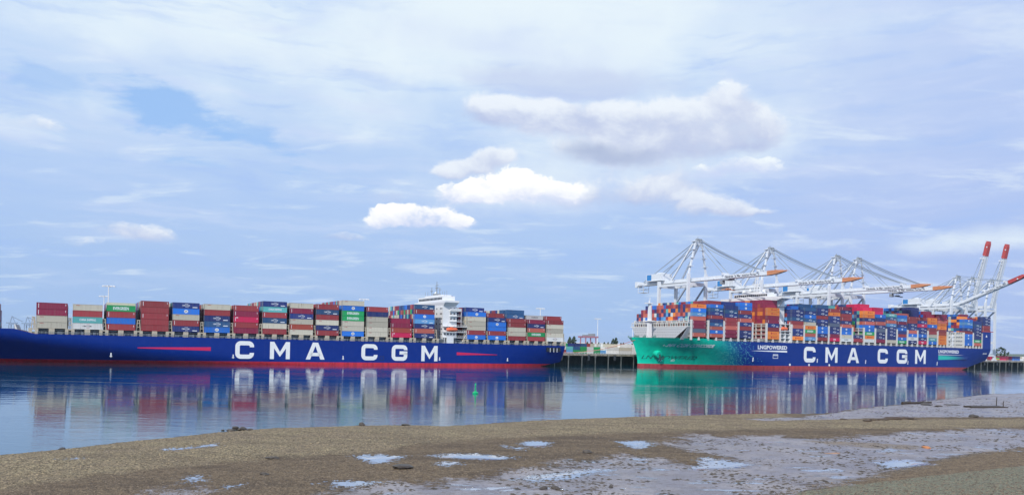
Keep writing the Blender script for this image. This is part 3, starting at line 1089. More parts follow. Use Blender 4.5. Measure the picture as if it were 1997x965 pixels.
class Hull:
    def __init__(s, L, B, zd, x0, Lb, zbot, fo=None):
        s.L, s.B, s.zd, s.x0, s.Lb, s.zbot, s.fo = L, B, zd, x0, Lb, zbot, fo

    def b(s, x, z):
        k = max(0., min(1., z / s.zd))
        u = (x - s.x0(z)) / s.Lb(z)
        e = 1.7 + 1.1 * k
        g = 1. if u >= 1 else (0. if u <= 0 else 1 - (1 - u) ** e)
        r = s.L - x
        run = 70
        if r < run:
            q_ = (1 - r / run)
            g *= 1 - (.42 * (1 - k) ** 1.5) * q_ ** 1.7
        return s.B / 2 * g

    def build(s, mats, boot, parent):
        xs = [0, .6, 1.5, 3, 5, 8, 11, 15, 20, 25, 30, 36, 42, 50, 58, 66, 75, 85, 95, 105, 120]
        x = 135
        while x < s.L - 90:
            xs.append(x)
            x += 14
        xs += [s.L - q_ for q_ in (88, 80, 70, 62, 54, 46, 38, 30, 24, 18, 12, 7, 3, 0)]
        levels = [-4, 0, boot * .5, boot]
        n = 7
        XR = 135.
        bm_ = MB()
        rings = []
        for x in xs:
            top = s.zd + (s.fo(x) if s.fo else 0)
            lv = levels + [boot + (top - boot) * (i / n) for i in range(1, n + 1)]
            ring = []
            zb = s.zbot(x)
            for z in lv:
                zz = max(z, zb)
                x0 = s.x0(zz)
                X = x0 + x * (1 - x0 / XR) if x < XR else x
                ring.append((X, s.b(X, zz), zz))
            rings.append(ring)
        m = len(rings[0])
        vs = []
        for rg in rings:
            vs += [(X, -b, z) for X, b, z in rg] + [(X, b, z) for X, b, z in rg]
        fs, mi = [], []
        for i in range(len(rings) - 1):
            a, c = i * 2 * m, (i + 1) * 2 * m
            for j in range(m - 1):
                red = 1 if rings[i][j + 1][2] <= boot + .01 and rings[i + 1][j + 1][2] <= boot + .01 else 0
                fs += [(a + j, c + j, c + j + 1, a + j + 1), (c + m + j, a + m + j, a + m + j + 1, c + m + j + 1)]
                mi += [red, red]
            fs += [(a + m - 1, c + m - 1, c + 2 * m - 1, a + 2 * m - 1), (c, a, a + m, c + m)]
            mi += [2, 1]
        a = (len(rings) - 1) * 2 * m
        for j in range(m - 1):
            fs.append((a + j, a + m + j, a + m + j + 1, a + j + 1))
            mi.append(0)
        bm_.v, bm_.f, bm_.mi = vs, fs, mi
        o = bm_.build('hull', mats, parent)
        b2 = bmesh.new()
        b2.from_mesh(o.data)
        bmesh.ops.remove_doubles(b2, verts=b2.verts, dist=.001)
        bmesh.ops.recalc_face_normals(b2, faces=b2.faces)
        b2.to_mesh(o.data)
        b2.free()
        for p in o.data.polygons:
            p.use_smooth = abs(p.normal.z) < .8
        try:
            o.data.set_sharp_from_angle(angle=R(28))
        except Exception:
            pass
        return o

    def decal(s, name, pieces, mat, parent, off=.05, sub=False, curved=False):
        """flat pieces ((x,z) lists + faces) laid on the near side of the hull"""
        mb_ = MB()
        for vs, fs in pieces:
            n = len(vs)
            V = []
            for d_ in (off, -.06):
                for x, z in vs:
                    V.append((x, -s.b(x, z) - d_ if curved else -s.B / 2 - d_, z))
            F = [tuple(f) for f in fs] + [tuple(n + i for i in reversed(f)) for f in fs]
            from collections import Counter
            ed = Counter()
            for f in fs:
                for i in range(len(f)):
                    ed[(f[i], f[(i + 1) % len(f)])] += 1
            for (i, j) in list(ed):
                if (j, i) not in ed:
                    F.append((j, i, n + i, n + j))
            mb_.add(V, F)
        o = mb_.build(name, mat, parent)
        return o

    def text(s, name, txt, x0, x1, z0, z1, mat, parent, bold=.01, off=.05, shear=0.):
        X, Z, dep, polys = fit_text(txt, x0, x1, z0, z1, mat, bold)
        X = X + (Z - z0) * shear
        mb_ = MB()
        vs = [(float(x), -s.b(float(x), float(z)) - off * (1 if d_ > .5 else -1), float(z)) for x, z, d_ in zip(X, Z, dep)]
        mb_.add(vs, polys)
        return mb_.build(name, mat, parent)


# ---- ship one
S1_BOW, S1_END = -82., 271.
D1 = 409.
B1 = 46.
ship1 = empty('container_ship', W(S1_BOW, D1 + B1 / 2), TH, 'long blue container ship at left, bow out of frame, white deckhouse near its stern', 'ship', 'container ships moored at the quay')


def fo1(x):
    return 2.1 if x < 60 else (2.1 * max(0, 1 - (x - 60) / 6.) if x < 66 else 0)


L1 = S1_END - S1_BOW
h1 = Hull(L1, B1, 15.4, lambda z: 12 - 12 * max(0, min(1, z / 15.)) ** 1.2, lambda z: 205 - 150 * (max(0, min(1, z / 15.4))) ** .95,
          lambda x: -4 if x < L1 - 50 else -4 + 9.0 * ((x - (L1 - 50)) / 50) ** 1.1, fo1)
h1.build([BLUE1, BOOT1, DECKM], 3.7, ship1)


def lx1(s_):
    return s_ - S1_BOW


for ch, a_, b_, t0, t1 in (('C', 70.7, 79.9, 5.1, 14.1), ('M', 87.9, 98.1, 5.1, 14.1), ('A', 106.5, 116.6, 5.1, 14.1), ('C', 137., 146.3, 5, 13.9), ('G', 154.6, 164., 4.9, 13.8), ('M', 172.6, 182.7, 4.8, 13.7)):
    pcs = [([(lx1(a_) + x, t0 + z) for x, z in vs_], fs_) for vs_, fs_ in block_letter(ch, b_ - a_, t1 - t0, 2.15)]
    h1.decal('letter', pcs, LETTER, ship1)
h1.decal('stripe', [([(lx1(26), 9.6), (lx1(59), 8.9), (lx1(59), 10.7), (lx1(26), 10.0)], [(0, 1, 2, 3)])], STRIPE, ship1)
h1.decal('stripe', [([(lx1(195), 8.5), (lx1(222), 8.95), (lx1(222), 9.15), (lx1(195), 10.2)], [(0, 1, 2, 3)])], STRIPE, ship1)
for s_ in (14.5, 69.5, 126.5, 183.8, 229):
    h1.decal('draught_mark', [([(lx1(s_), 5.2), (lx1(s_) + .5, 5.2), (lx1(s_) + .5, 7.2), (lx1(s_), 7.2)], [(0, 1, 2, 3)]),
                              ([(lx1(s_) - .35, 5.5), (lx1(s_) + .85, 5.5), (lx1(s_) + .85, 5.8), (lx1(s_) - .35, 5.8)], [(0, 1, 2, 3)])], LETTER, ship1)
# pilot door mark
h1.decal('pilot_mark', [stroke([(lx1(147.8), 5.2), (lx1(147.8), 7.2), (lx1(150), 7.2), (lx1(150), 5.2), (lx1(147.8), 5.2)], .18)], LOGOB, ship1, .04)

# ship-one bays: start (m along the quay), tiers listed top -> bottom of the outer row, tier height, inner extra
PAL = dict(R=(.30, .035, .045), M=(.24, .012, .055), W=(.56, .52, .42), N=(.010, .030, .17), B=(.012, .16, .62), G=(.005, .33, .10),
           T=(.10, .42, .42), O=(.82, .24, .04), K=(.015, .085, .22), P=(.52, .12, .09), S=(.60, .62, .62), C=(.60, .010, .085),
           L=(.10, .30, .58), H=(.78, .78, .76), E=(.10, .13, .20), D=(.42, .07, .045))
COLN = dict(R='dark red', M='maroon', W='beige', N='navy blue', B='bright blue', G='green', T='turquoise', O='orange', K='petrol blue', P='brick red',
            S='silver grey', C='crimson', L='light blue', H='white', E='slate grey', D='rust red')
BAYS1 = [(-15.6, 'MMWW', 2.93, 4), (-1.3, 'WRTH', 2.9, 4), (12.6, 'GRBR', 2.95, 5), (27.2, 'RRRRR', 2.9, 5), (41.2, 'NBWRN', 2.88, 5), (55.7, 'WRNKB', 2.86, 5),
         (69.7, 'RMCRM', 2.86, 5), (84.0, 'NTRKWR', 2.84, 6), (97.9, 'WMNWDW', 2.8, 6), (111.8, 'RKRWNR', 2.8, 6), (126.0, 'WBGGWWB', 2.78, 7),
         (139.9, 'RNWWWW', 2.78, 6), (154.3, 'MDC', 2.72, 4), (168.3, 'KRBLNPN', 2.74, 7), (201.8, 'BWWWRB', 2.72, 7), (215.8, 'NBBRB', 2.70, 6),
         (229.8, 'RRWWR', 2.68, 7), (243.7, 'MNPGR', 2.66, 6), (257.5, 'RWWWH', 2.66, 6)]
# ---- ship two
S2_BOW, S2_END = 337.5, 727.
D2 = 395.
B2 = 61.
ship2 = empty('container_ship', W(S2_BOW, D2 + B2 / 2), TH, 'huge blue container ship at right with turquoise bow and mast, under the white cranes', 'ship', 'container ships moored at the quay')
L2 = S2_END - S2_BOW


def fo2(x):
    return 1.1 if x < 44 else (1.1 * max(0, 1 - (x - 44) / 5.) if x < 49 else 0)


h2 = Hull(L2, B2, 21.4, lambda z: 5.5 if z < 6 else 5.5 * max(0, 1 - ((z - 6) / 16.) ** 1.3), lambda z: 112 - 70 * max(0, min(1, z / 21.4)) ** 1.5,
          lambda x: -4 if x < L2 - 75 else -4 + 14.5 * ((x - (L2 - 75)) / 75) ** 1.1, fo2)
h2.build([BLUE2, BOOT2, DECKM], 4.3, ship2)


def lx2(s_):
    return s_ - S2_BOW


for ch, a_, b_ in (('C', 477.0, 490), ('M', 501.3, 515.4), ('A', 527.2, 541.3), ('C', 564.6, 577.6), ('G', 589.3, 603.4), ('M', 614.2, 628.9)):
    pcs = [([(lx2(a_) + x, 7.1 + z) for x, z in vs_], fs_) for vs_, fs_ in block_letter(ch, b_ - a_, 11.8, 3.0)]
    h2.decal('letter', pcs, LETTER, ship2)
h2.text('lettering', 'LNGPOWERED', lx2(428.2), lx2(458.7), 16.2, 19.1, LETTER, ship2, .03)
h2.decal('stripe', [([(lx2(421), 14.9), (lx2(458.7), 14.2), (lx2(458.7), 15.5), (lx2(430), 15.2)], [(0, 1, 2, 3)])], LETTER, ship2)
h2.text('lettering', 'LNGPOWERED', lx2(646.9), lx2(677.2), 16.5, 19.3, LETTER, ship2, .03)
h2.decal('stripe', [([(lx2(646.9), 14.9), (lx2(680), 15.1), (lx2(684), 15.25), (lx2(646.9), 15.4)], [(0, 1, 2, 3)])], LETTER, ship2)
m_, t_, p_ = newmat('swoosh_teal')
x_ = t_.sep(t_.obj())[0]
t_.put(p_.inputs['Base Color'], t_.mix(t_.ss(x_, lx2(655), lx2(690)), (.02, .50, .42), (.004, .03, .21)))
p_.inputs['Roughness'].default_value = .4
h2.decal('stripe', [([(lx2(646.9), 10.7), (lx2(690), 11.6), (lx2(690), 13.6), (lx2(646.9), 14.4)], [(0, 1, 2, 3)])], m_, ship2)
h2.text('lettering', 'CMA CGM CONCORDE', lx2(353), lx2(386), 16.3, 18.6, LETTER, ship2, .03, .07, .25)
GREENDK = paint('teal_dark_print', (.004, .16, .13), .5, .1)
h2.text('lettering', 'LNGPOWERED', lx2(345), lx2(379), 7.6, 10.2, GREENDK, ship2, .02, .06, .3)
for s_ in (356.5, 364.5):
    pcs = [stroke(arc(lx2(s_), 6.7, .95, 0, 360, 14), .28), stroke([(lx2(s_) - .6, 7.3), (lx2(s_) + .6, 6.1)], .25)]
    h2.decal('thruster_mark', pcs, LETTER, ship2, .07, curved=True)
for s_, z_ in ((423, 9.2), (491.6, 9.0), (549, 8.6), (603.9, 8.4), (644.8, 8.)):
    h2.decal('draught_mark', [([(lx2(s_), z_ - 2), (lx2(s_) + .8, z_ - 2), (lx2(s_) + 1.1, z_ + 1), (lx2(s_) + .3, z_ + 1)], [(0, 1, 2, 3)])], LETTER, ship2)
for s_ in (462, 483, 506):
    h2.decal('load_mark', [stroke(arc(lx2(s_), 5.2, .45, 0, 360, 10), .9)], LETTER, ship2)
h2.decal('pilot_mark', [stroke([(lx2(444), 12.6), (lx2(444), 9.8), (lx2(449), 9.8), (lx2(449), 12.6), (lx2(444), 12.6)], .3), stroke([(lx2(444), 11.9), (lx2(449), 11.9)], .5)], LETTER, ship2)
# anchor bolster and anchor at the bow
mb = MB()
bx, bz = 17., 11.5
by = -h2.b(bx, bz)
mb.tube((bx - 1, by + 3, bz + .8), (bx - 1.4, by - 1.6, bz - .8), 3.0, 14, 2.3)
mb.build('anchor_bolster', paint('bow_teal', (.004, .60, .40), .4, .15), ship2)
mb = MB()
mb.bar((bx - 1.4, by - 1.9, bz - .4), (bx + .3, by - 1.4, bz - 3.6), .7)
mb.bar((bx - 1.2, by - 1.5, bz - 3.2), (bx + 2.2, by - 1.1, bz - 3.7), .6, .9)
mb.bar((bx - 1.2, by - 1.5, bz - 3.2), (bx - 1.4, by - 1.7, bz - 1.6), .5)
mb.bar((bx + 2.2, by - 1.1, bz - 3.7), (bx + 2.6, by - 1.4, bz - 2.0), .5)
mb.build('anchor', paint('anchor_grey', (.05, .13, .12), .6, .3), ship2)

BAYS2 = [(365.6, 'OBLPMMEP', 8, 2.8), (381.8, 'BKNRNKPBP', 10, 2.55), (395.7, 'NKNRRPMM', 9, 2.83), (409.8, 'BBRNPNRNN', 9, 2.84), (423.4, '', 0, 2.8), (438.1, 'OOMMNROO', 10, 2.87),
         (464.1, 'NNKRPNNO', 9, 2.85), (478.0, 'KNBKWOGPL', 10, 2.77), (491.8, 'KNNRNNBBNR', 10, 2.75), (505.8, 'RONNENNMC', 10, 2.79), (519.8, 'MNRRNPBBWS', 10, 2.72), (533.8, 'NR', 10, 2.79),
         (548.0, 'OONPBBGOS', 11, 2.8), (562.2, 'BNPNENNM', 10, 2.86), (576.3, 'TKPLNNNNW', 9, 2.68), (590.4, 'BLMNBNRBG', 9, 2.6), (604.5, 'RRNNPBSN', 9, 2.84), (618.3, 'RNCNNBNC', 11, 2.84),
         (632.5, 'OOBRRWTB', 10, 2.84), (646.5, 'MMPOORDOOO', 10, 2.62), (686.0, 'BLBNRBBBB', 10, 2.6), (700.2, 'NKNNNNGP', 9, 2.8), (714.1, 'NNNRR', 5, 2.7)]
TOP2 = {1: 'R', 2: 'N', 3: 'B', 5: 'M', 6: 'N', 8: 'K', 9: 'N', 12: 'C', 13: 'C', 14: 'R', 16: 'P', 17: 'N', 18: 'M', 20: 'N', 21: 'R'}
TH2 = 2.79
Z1, Z2 = 18.0, 23.7

# ------------------------------------------------------------------ containers
CL, CW = 12.19, 2.44


def container_mesh():
    mb_ = MB()
    l, w_, h = CL / 2, CW / 2, 1.
    mb_.box(-l + .08, l - .08, -w_ + .07, w_ - .07, .01, .985)      # recessed panels (unit height)
    for sx in (-1, 1):
        for sy in (-1, 1):
            x0, x1 = (sx * l, sx * (l - .18))
            y0, y1 = (sy * w_, sy * (w_ - .18))
            mb_.box(min(x0, x1), max(x0, x1), min(y0, y1), max(y0, y1), 0, 1)
    for sy in (-1, 1):
        for z0, z1 in ((0, .06), (.955, 1.)):
            y0, y1 = sorted((sy * (w_ - .005), sy * (w_ - .13)))
            mb_.box(-l + .18, l - .18, y0, y1, z0 + .002, z1 - .002)
    for sx in (-1, 1):
        for z0, z1 in ((0, .06), (.955, 1.)):
            x0, x1 = sorted((sx * (l - .005), sx * (l - .13)))
            mb_.box(x0, x1, -w_ + .18, w_ - .18, z0 + .002, z1 - .002)
    return mb_.mesh('container', CONT)


def door_mesh():
    mb_ = MB()
    x = -CL / 2
    for y in (-.8, -.35, .35, .8):
        mb_.box(x + .0, x + .05, y - .03, y + .03, .07, .95)
    mb_.box(x + .03, x + .08, -.02, .02, .07, .95)
    return mb_.mesh('door', GREYP)


def endmark_mesh():
    mb_ = MB()
    y = -CW / 2 + .05
    mb_.box(-CL / 2 + .75, -CL / 2 + .95, y, y + .03, .18, .86)
    mb_.box(CL / 2 - .80, CL / 2 - .62, y, y + .03, .55, .86)
    return mb_.mesh('marking', LOGOW)


CONT_ME, DOOR_ME, END_ME = container_mesh(), door_mesh(), endmark_mesh()


def logo_mesh(parts):
    """parts: (text|'bar'|'disc', x0,x1,z0,z1,mat)"""
    mb_ = MB()
    mats = []
    y = -CW / 2 + .045
    for (k, x0, x1, z0, z1, mt) in parts:
        if mt not in mats:
            mats.append(mt)
        mb_.cur = mats.index(mt)
        if k == 'bar':
            mb_.box(x0, x1, y, y + .02, z0, z1)
        elif k == 'disc':
            n = 12
            cx_, cz_, rx, rz = (x0 + x1) / 2, (z0 + z1) / 2, (x1 - x0) / 2, (z1 - z0) / 2
            mb_.prism_y([(cx_ + rx * math.cos(2 * PI * i / n), cz_ + rz * math.sin(2 * PI * i / n)) for i in range(n)], y, y + .02)
        else:
            X, Z, dep, polys = fit_text(k, x0, x1, z0, z1, mt, .02)
            mb_.add([(float(a), y + .02 * (1 - float(c)), float(b)) for a, b, c in zip(X, Z, dep)], polys)
    return mb_.mesh('logo', mats)


LOGOS = {
    'N': logo_mesh([('CMA CGM', -1.9, 1.6, .40, .64, LOGOW), ('bar', -.6, .9, .74, .79, LOGOW), ('bar', -.4, 1.1, .20, .25, LOGOW), ('bar', 2.9, 5.1, .16, .30, LOGOW)]),
    'B': logo_mesh([('disc', -1.0, .9, .22, .80, LOGOW), ('APL', -.75, .65, .38, .64, SIGNB), ]),
    'G': logo_mesh([('EVERGREEN', -3.4, 3.2, .26, .76, LOGOW)]),
    'T': logo_mesh([('CHINA SHIPPING', -3.3, 3.4, .34, .70, LOGOW)]),
    'O': logo_mesh([('disc', -2.4, -1.3, .24, .78, LOGOR), ('Hapag-Lloyd', -.9, 3.8, .32, .66, LOGOR)]),
    'S': logo_mesh([('COSCO', -2.4, 2.4, .34, .70, LOGOB)]),
    'H': logo_mesh([('CMA CGM', -1.9, 1.6, .40, .62, LOGOB), ('bar', -.4, .8, .74, .79, LOGOR), ('bar', -.4, .8, .22, .27, LOGOR)]),
    'W': logo_mesh([('MAERSK', -4.7, -3.1, .74, .86, LOGOR)]),
    'C': logo_mesh([('bar', -4.9, -4.0, .72, .86, LOGOW)]),
    'C2': logo_mesh([('ONE', -1.5, 1.6, .30, .72, LOGOW)]),
}
for k_ in ('K', 'L'):
    LOGOS[k_] = LOGOS['N']

ORD = ['', 'bottom', 'second from bottom', 'third from bottom', 'fourth from bottom', 'fifth from bottom', 'sixth from bottom', 'seventh from bottom', 'eighth from bottom', 'ninth from bottom', 'tenth from bottom']
NTH = ['first', 'second', 'third', 'fourth', 'fifth', 'sixth', 'seventh', 'eighth', 'ninth', 'tenth', 'eleventh', 'twelfth', 'thirteenth', 'fourteenth', 'fifteenth', 'sixteenth',
       'seventeenth', 'eighteenth', 'nineteenth', 'twentieth', 'twenty-first', 'twenty-second', 'twenty-third', 'twenty-fourth']


def add_container(s_mid, D, z, h, c, ship, bay, tier, ntier, logo=True, dy=0.):
    o = put('shipping_container', CONT_ME)
    o.location = W(s_mid + dy, D, z)
    o.rotation_euler = (0, 0, TH)
    o.scale = (1, 1, h - .05)
    base = PAL[c]
    f = .85 + .3 * rng.random()
    o.color = (min(1, base[0] * f), min(1, base[1] * f), min(1, base[2] * f), 1)
    pos = ORD[tier + 1] if tier + 1 < ntier else 'topmost'
    where = ('left' if ship == 1 else 'right') + ' ship'
    lab = f'{COLN[c]} container {pos} in the {NTH[bay]} stack from left, {where}'
    tag(o, lab, 'container', 'shipping containers stacked on the ships')
    put('door', DOOR_ME, o)
    lk = c if not (c == 'C' and ship == 2) else 'C2'
    if c in 'RMDPC' and lk != 'C2' and rng.random() < .75:
        put('marking', END_ME, o)
    if lk in LOGOS and logo and rng.random() < .9:
        put('logo', LOGOS[lk], o)
    return o


mass_v, mass_c = [], []


def mass_box(s_mid, D, z, h, c, L=CL, Wd=CW, rz=0.):
    f = .8 + .4 * rng.random()
    mass_v.append((s_mid - L / 2, s_mid + L / 2, D - Wd / 2, D + Wd / 2, z + .02, z + h - .05))
    mass_c.append(tuple(min(1, v * f) for v in c))


ROW1 = [D1 + .35 + CW / 2 + i * 2.515 for i in range(18)]
ROW2 = [D2 + .35 + CW / 2 + i * 2.515 for i in range(24)]
MIX1 = 'RRRMMWWWNNNBBKGPT'
MIX2 = 'NNNNNKKBBLRRMMPOOWET'
for bi, (s0, tiers, th, inner) in enumerate(BAYS1):
    n = len(tiers)
    for k, c in enumerate(tiers):
        tier = n - 1 - k
        add_container(s0 + 6.1, ROW1[0], Z1 + tier * th, th, c, 1, bi, tier, n, dy=rng.uniform(-.04, .04))
    TI = {12: 'M', 14: 'N', 15: 'R', 16: 'K', 17: 'S', 18: 'R'}
    for r in range(1, 18):
        top = inner if r < 17 else max(3, inner - 1)
        if bi == 16 and r < 3:
            top = 6
        if inner > n and r < (2 if bi not in (12,) else 9):
            top = inner if bi in (15, 16) else inner
        for tier in range(top):
            if bi == 12 and tier >= 4:
                continue
            c = rng.choice(MIX1)
            if r <= 2 and tier < n and bi not in (13,):
                c = tiers[n - 1 - tier]
            elif bi in TI and r < 5:
                c = TI[bi] if r < 3 else rng.choice('RRMK')
            if bi in TI and r == 1 and tier == n:
                o = add_container(s0 + 6.1, ROW1[1], Z1 + tier * th, th, c, 1, bi, tier, tier + 1)
                o['label'] = f'{COLN[c]} container raised in second row, above the {NTH[bi]} stack, left ship'
                continue
            t2 = 2.62 if bi == 2 else th
            mass_box(s0 + 6.1, ROW1[r], Z1 + tier * t2, t2, PAL[c])
# the sliver of a forward stack at the frame's left edge
for tier, c in enumerate('NEKN'):
    for r in range(1, 17):
        if tier < 3 or r < 15:
            if r == 1:
                o = add_container(-43.8 + 6.1, ROW1[1], Z1 - .2 + tier * 2.9, 2.9, c, 1, 0, tier, 4)
                o['label'] = f'{COLN[c]} container, {ORD[tier + 1] if tier < 3 else "topmost"} at the frame\'s left edge, left ship'
            else:
                mass_box(-43.8 + 6.1, ROW1[r], Z1 - .2 + tier * 2.9, 2.9, PAL[rng.choice(MIX1)])

BOWMIX = 'RRNNKPPOTSLBMN'
for bi, (s0, tiers, inner, TH2) in enumerate(BAYS2):
    n = len(tiers)
    for k, c in enumerate(tiers):
        tier = n - 1 - k
        zz = Z2 + tier * TH2 + (0 if bi < 22 else 13.2)
        add_container(s0 + 6.1, ROW2[0], zz, TH2, c, 2, bi, tier, n, dy=rng.uniform(-.04, .04))
    if bi == 4:
        continue
    for r in range(1, 24):
        top = inner
        if bi == 0:
            top = 8 if r < 20 else (7 if r < 22 else 6)
        elif r > 21:
            top = min(top, 8)
        elif bi in (16, 17) and (r < 3 or r > 12):
            top = 9 if r > 12 else 8
        elif bi == 12 and r > 14:
            top = 10
        elif r == 1 and n and bi not in (1, 2, 5, 13):
            top = max(n, inner - 1)
        if bi == 11:
            top = 2 if r < 3 else (6 if r < 5 else 9)
        if bi == 22:
            top = 5 if r < 8 else 6
        z0 = Z2 if bi < 22 else Z2 + 13.2
        for tier in range(top):
            if bi == 0:
                c = rng.choice(BOWMIX if tier > 2 else 'OOPPDRNBWT')
                if tier < 2 and r > 2:
                    c = rng.choice('OPTGBLRW')
            elif bi == 5:
                c = rng.choice('OORRRDDM')
            elif bi == 11:
                c = rng.choice('GGOPTRS')
            elif bi in (6, 7, 8):
                c = rng.choice('NNNNKKBLRM')
            else:
                c = rng.choice(MIX2)
            if bi in TOP2 and tier >= n and r < 7:
                c = TOP2[bi] if rng.random() < .8 else c
            if r == 1 and tier < n and bi not in (0, 5, 11):
                c = tiers[n - 1 - tier]
            mass_box(s0 + 6.1, ROW2[r], z0 + tier * TH2, TH2, PAL[c])
# containers on the terminal
for blk in ((322, 374, 500, 4, 2, 'RGGBTSPNKHGL'), (376, 404, 499, 8, 3, 'HHHWSHWH'), (340, 392, 535, 5, 3, 'RGGMNRGPK'), (930, 958, 499, 6, 2, 'CMRC'), (960, 974, 499, 5, 2, 'BNBK'), (976, 1080, 503, 6, 2, 'HWSHRW')):
    a_, b_, D_, rows, hgt_, pal = blk
    s_ = a_
    while s_ < b_:
        for r in range(rows):
            for tier in range(hgt_ if rng.random() < .75 else hgt_ - 1):
                mass_box(s_ + (rng.random() - .5) * .2, D_ + r * 2.9, ZQ + tier * 2.62, 2.6, PAL[rng.choice(pal)], 6.1 if pal[:2] in ('RG',) else CL)
        s_ += 6.5 if pal[:2] in ('RG',) else 12.7
M = np.array(mass_v)
nb = len(M)
cx8 = np.stack([M[:, [0, 1, 1, 0, 0, 1, 1, 0]], M[:, [2, 2, 3, 3, 2, 2, 3, 3]], M[:, [4, 4, 4, 4, 5, 5, 5, 5]]], -1)
f6 = np.array([(3, 2, 1, 0), (4, 5, 6, 7), (0, 1, 5, 4), (1, 2, 6, 5), (2, 3, 7, 6), (3, 0, 4, 7)])
F = (f6[None] + (np.arange(nb) * 8)[:, None, None]).reshape(-1, 4)
me = bpy.data.meshes.new('stacked_containers')
me.vertices.add(nb * 8)
me.vertices.foreach_set('co', cx8.astype(np.float32).ravel())
me.loops.add(F.size)
me.loops.foreach_set('vertex_index', F.ravel().astype(np.int32))
me.polygons.add(len(F))
me.polygons.foreach_set('loop_start', (np.arange(len(F)) * 4).astype(np.int32))
me.polygons.foreach_set('use_smooth', np.zeros(len(F), bool))
me.update(calc_edges=True)
ca_ = me.color_attributes.new('Col', 'FLOAT_COLOR', 'POINT')
ca_.data.foreach_set('color', np.repeat(np.column_stack([np.array(mass_c), np.ones(nb)]), 8, 0).astype(np.float32).ravel())
me.materials.append(CONTV)
tag(frame_obj(put('stacked_containers', me)), 'inner rows of stacked containers on both ships and the terminal', None, None, 'stuff')

# ------------------------------------------------------------------ ship one: deck gear
y0 = -B1 / 2
brm = MB()
brm.box(-1.15, 1.15, -.6, .6, 0, 2.55)
brm.box(-.5, .5, -.62, -.58, .1, 2.3)
brk_me = brm.mesh('deck_bracket', BEIGE)
wide = MB()
wide.box(-1.9, -.55, -.6, .6, 0, 2.55)
wide.box(.55, 1.9, -.6, .6, 0, 2.55)
wide.box(-.55, .55, -.5, .6, 1.9, 2.5)
wide_me = wide.mesh('deck_bracket', BEIGE)
ap = MB()
for sx in (-1, 1):
    ap.bar((sx * .85, 0, 0), (sx * .42, 0, 5.0), .38)
for z_ in (1.6, 3.4, 4.9):
    ap.box(-.7, .7, -.15, .15, z_, z_ + .3)
for yy in (2.5, 5, 7.5):
    ap.bar((0, yy, 0), (0, yy, 5), .3)
ap.box(-.15, .15, 0, 8, 4.7, 5.)
post_me = ap.mesh('lashing_post', BEIGE)
edges1 = []
for bi, (s0, *_x) in enumerate(BAYS1):
    put('deck_bracket', brk_me, ship1, (lx1(s0 + 6.1), y0 + 1.0, 15.4))
    edges1.append(s0 - 1.0)
edges1 += [181.6, 270.0]
for e in edges1:
    put('deck_bracket', wide_me, ship1, (lx1(e), y0 + 1.0, 15.4))
    put('lashing_post', post_me, ship1, (lx1(e), y0 + 1.1, 17.98))
mb = MB()
mb.box(66, L1 - 2, y0 + 3.2, -y0 - 3.2, 15.4, 17.9)
mb.build('hatch_coaming', paint('coaming_slate', (.045, .08, .13), .6, .4), ship1)
mb = MB()
x = 67.
while x < L1 - 1:
    mb.box(x, x + .08, y0 + .25, y0 + .33, 15.4, 16.5)
    x += 1.6
for z_ in (15.85, 16.2, 16.5):
    mb.box(67, L1 - .3, y0 + .26, y0 + .32, z_, z_ + .06)
mb.box(67, L1 - 2, y0 + 2.1, y0 + 3.1, 17.2, 17.55)
x = 69.
while x < L1 - 4:
    if rng.random() < .7:
        wd = rng.uniform(.5, 2.2)
        mb.box(x, x + wd, y0 + 2.4, y0 + 3.15, 15.42, 15.42 + rng.uniform(.5, 1.5))
    x += rng.uniform(1.6, 3.2)
mb.build('railing', paint('rail_grey', (.42, .47, .50), .5, .3), ship1)
# forecastle: breakwater, windlasses, foremast
mb = MB()
mb.taper(58.4, 59.6, -17, 17, 15.4, 57.6, 58.0, -15, 15, 19.6)
mb.build('breakwater', paint('breakwater_grey', (.55, .57, .58), .5, .4), ship1)
mb = MB()
for xx in (38, 44, 50):
    for yy in (-12, -5, 5, 12):
        mb.tube((xx, yy - 1.2, 18), (xx, yy + 1.2, 18), .9, 10)
        mb.box(xx - 1.1, xx + 1.1, yy - 1.6, yy - 1.2, 17, 18.8)
mb.build('windlass', GREYP, ship1)
mb = MB()
mb.tube((28, 0, 17), (28, 0, 31), .5, 8, .3)
mb.build('foremast', WHITE, ship1)

# deckhouse
house = MB()
hx0, hx1 = lx1(187.0), lx1(196.0)
house.box(hx0, hx1, y0 + 3.2, -y0 - 3.2, 15.4, 37.2)
ho = house.build('deckhouse', WHITE, ship1)
mb = MB()   # bridge deck across the beam, tapering out to the wings
mb.taper(hx0 + .2, hx1 - 1, y0 + 3, -y0 - 3, 37.2, hx0 - .3, hx1 - .2, y0 - .2, -y0 + .2, 39.2)
mb.box(hx0 - .3, hx1 - .2, y0 - .2, -y0 + .2, 39.2, 40.3)
mb.box(hx0 + .3, hx1 - .8, y0 + 4.5, -y0 - 4.5, 40.3, 43.2)
mb.box(hx0 + .8, hx1 - 1.5, y0 + 8, -y0 - 14, 43.2, 44.)
mb.build('bridge', WHITE, ship1)
mb = MB()
for i in range(17):
    yy = y0 + 6. + i * 2.05
    mb.box(hx0 + .24, hx0 + .34, yy, yy + 1.55, 41.0, 42.4)
mb.build('bridge_window_band', BLACKG, ship1)
wm_ = MB()
wm_.box(-.06, .06, -.45, .45, 0, .95)
win_f = wm_.mesh('window', BLACKG)
wm_ = MB()
wm_.box(-.45, .45, -.06, .06, 0, .95)
win_s = wm_.mesh('window', BLACKG)
for z_ in (20.2, 23.2, 26.2, 29.2, 32.2, 35.2):
    for yy in (-18.2, -16.2, -11, -7, -3, 1, 5):
        put('window', win_f, ship1, (hx0 - .02, yy, z_))
for z_ in (20.2, 23.2):
    for xx in (1.5, 3.5, 5.5, 7.4):
        put('window', win_s, ship1, (hx0 + xx, y0 + 3.18, z_))
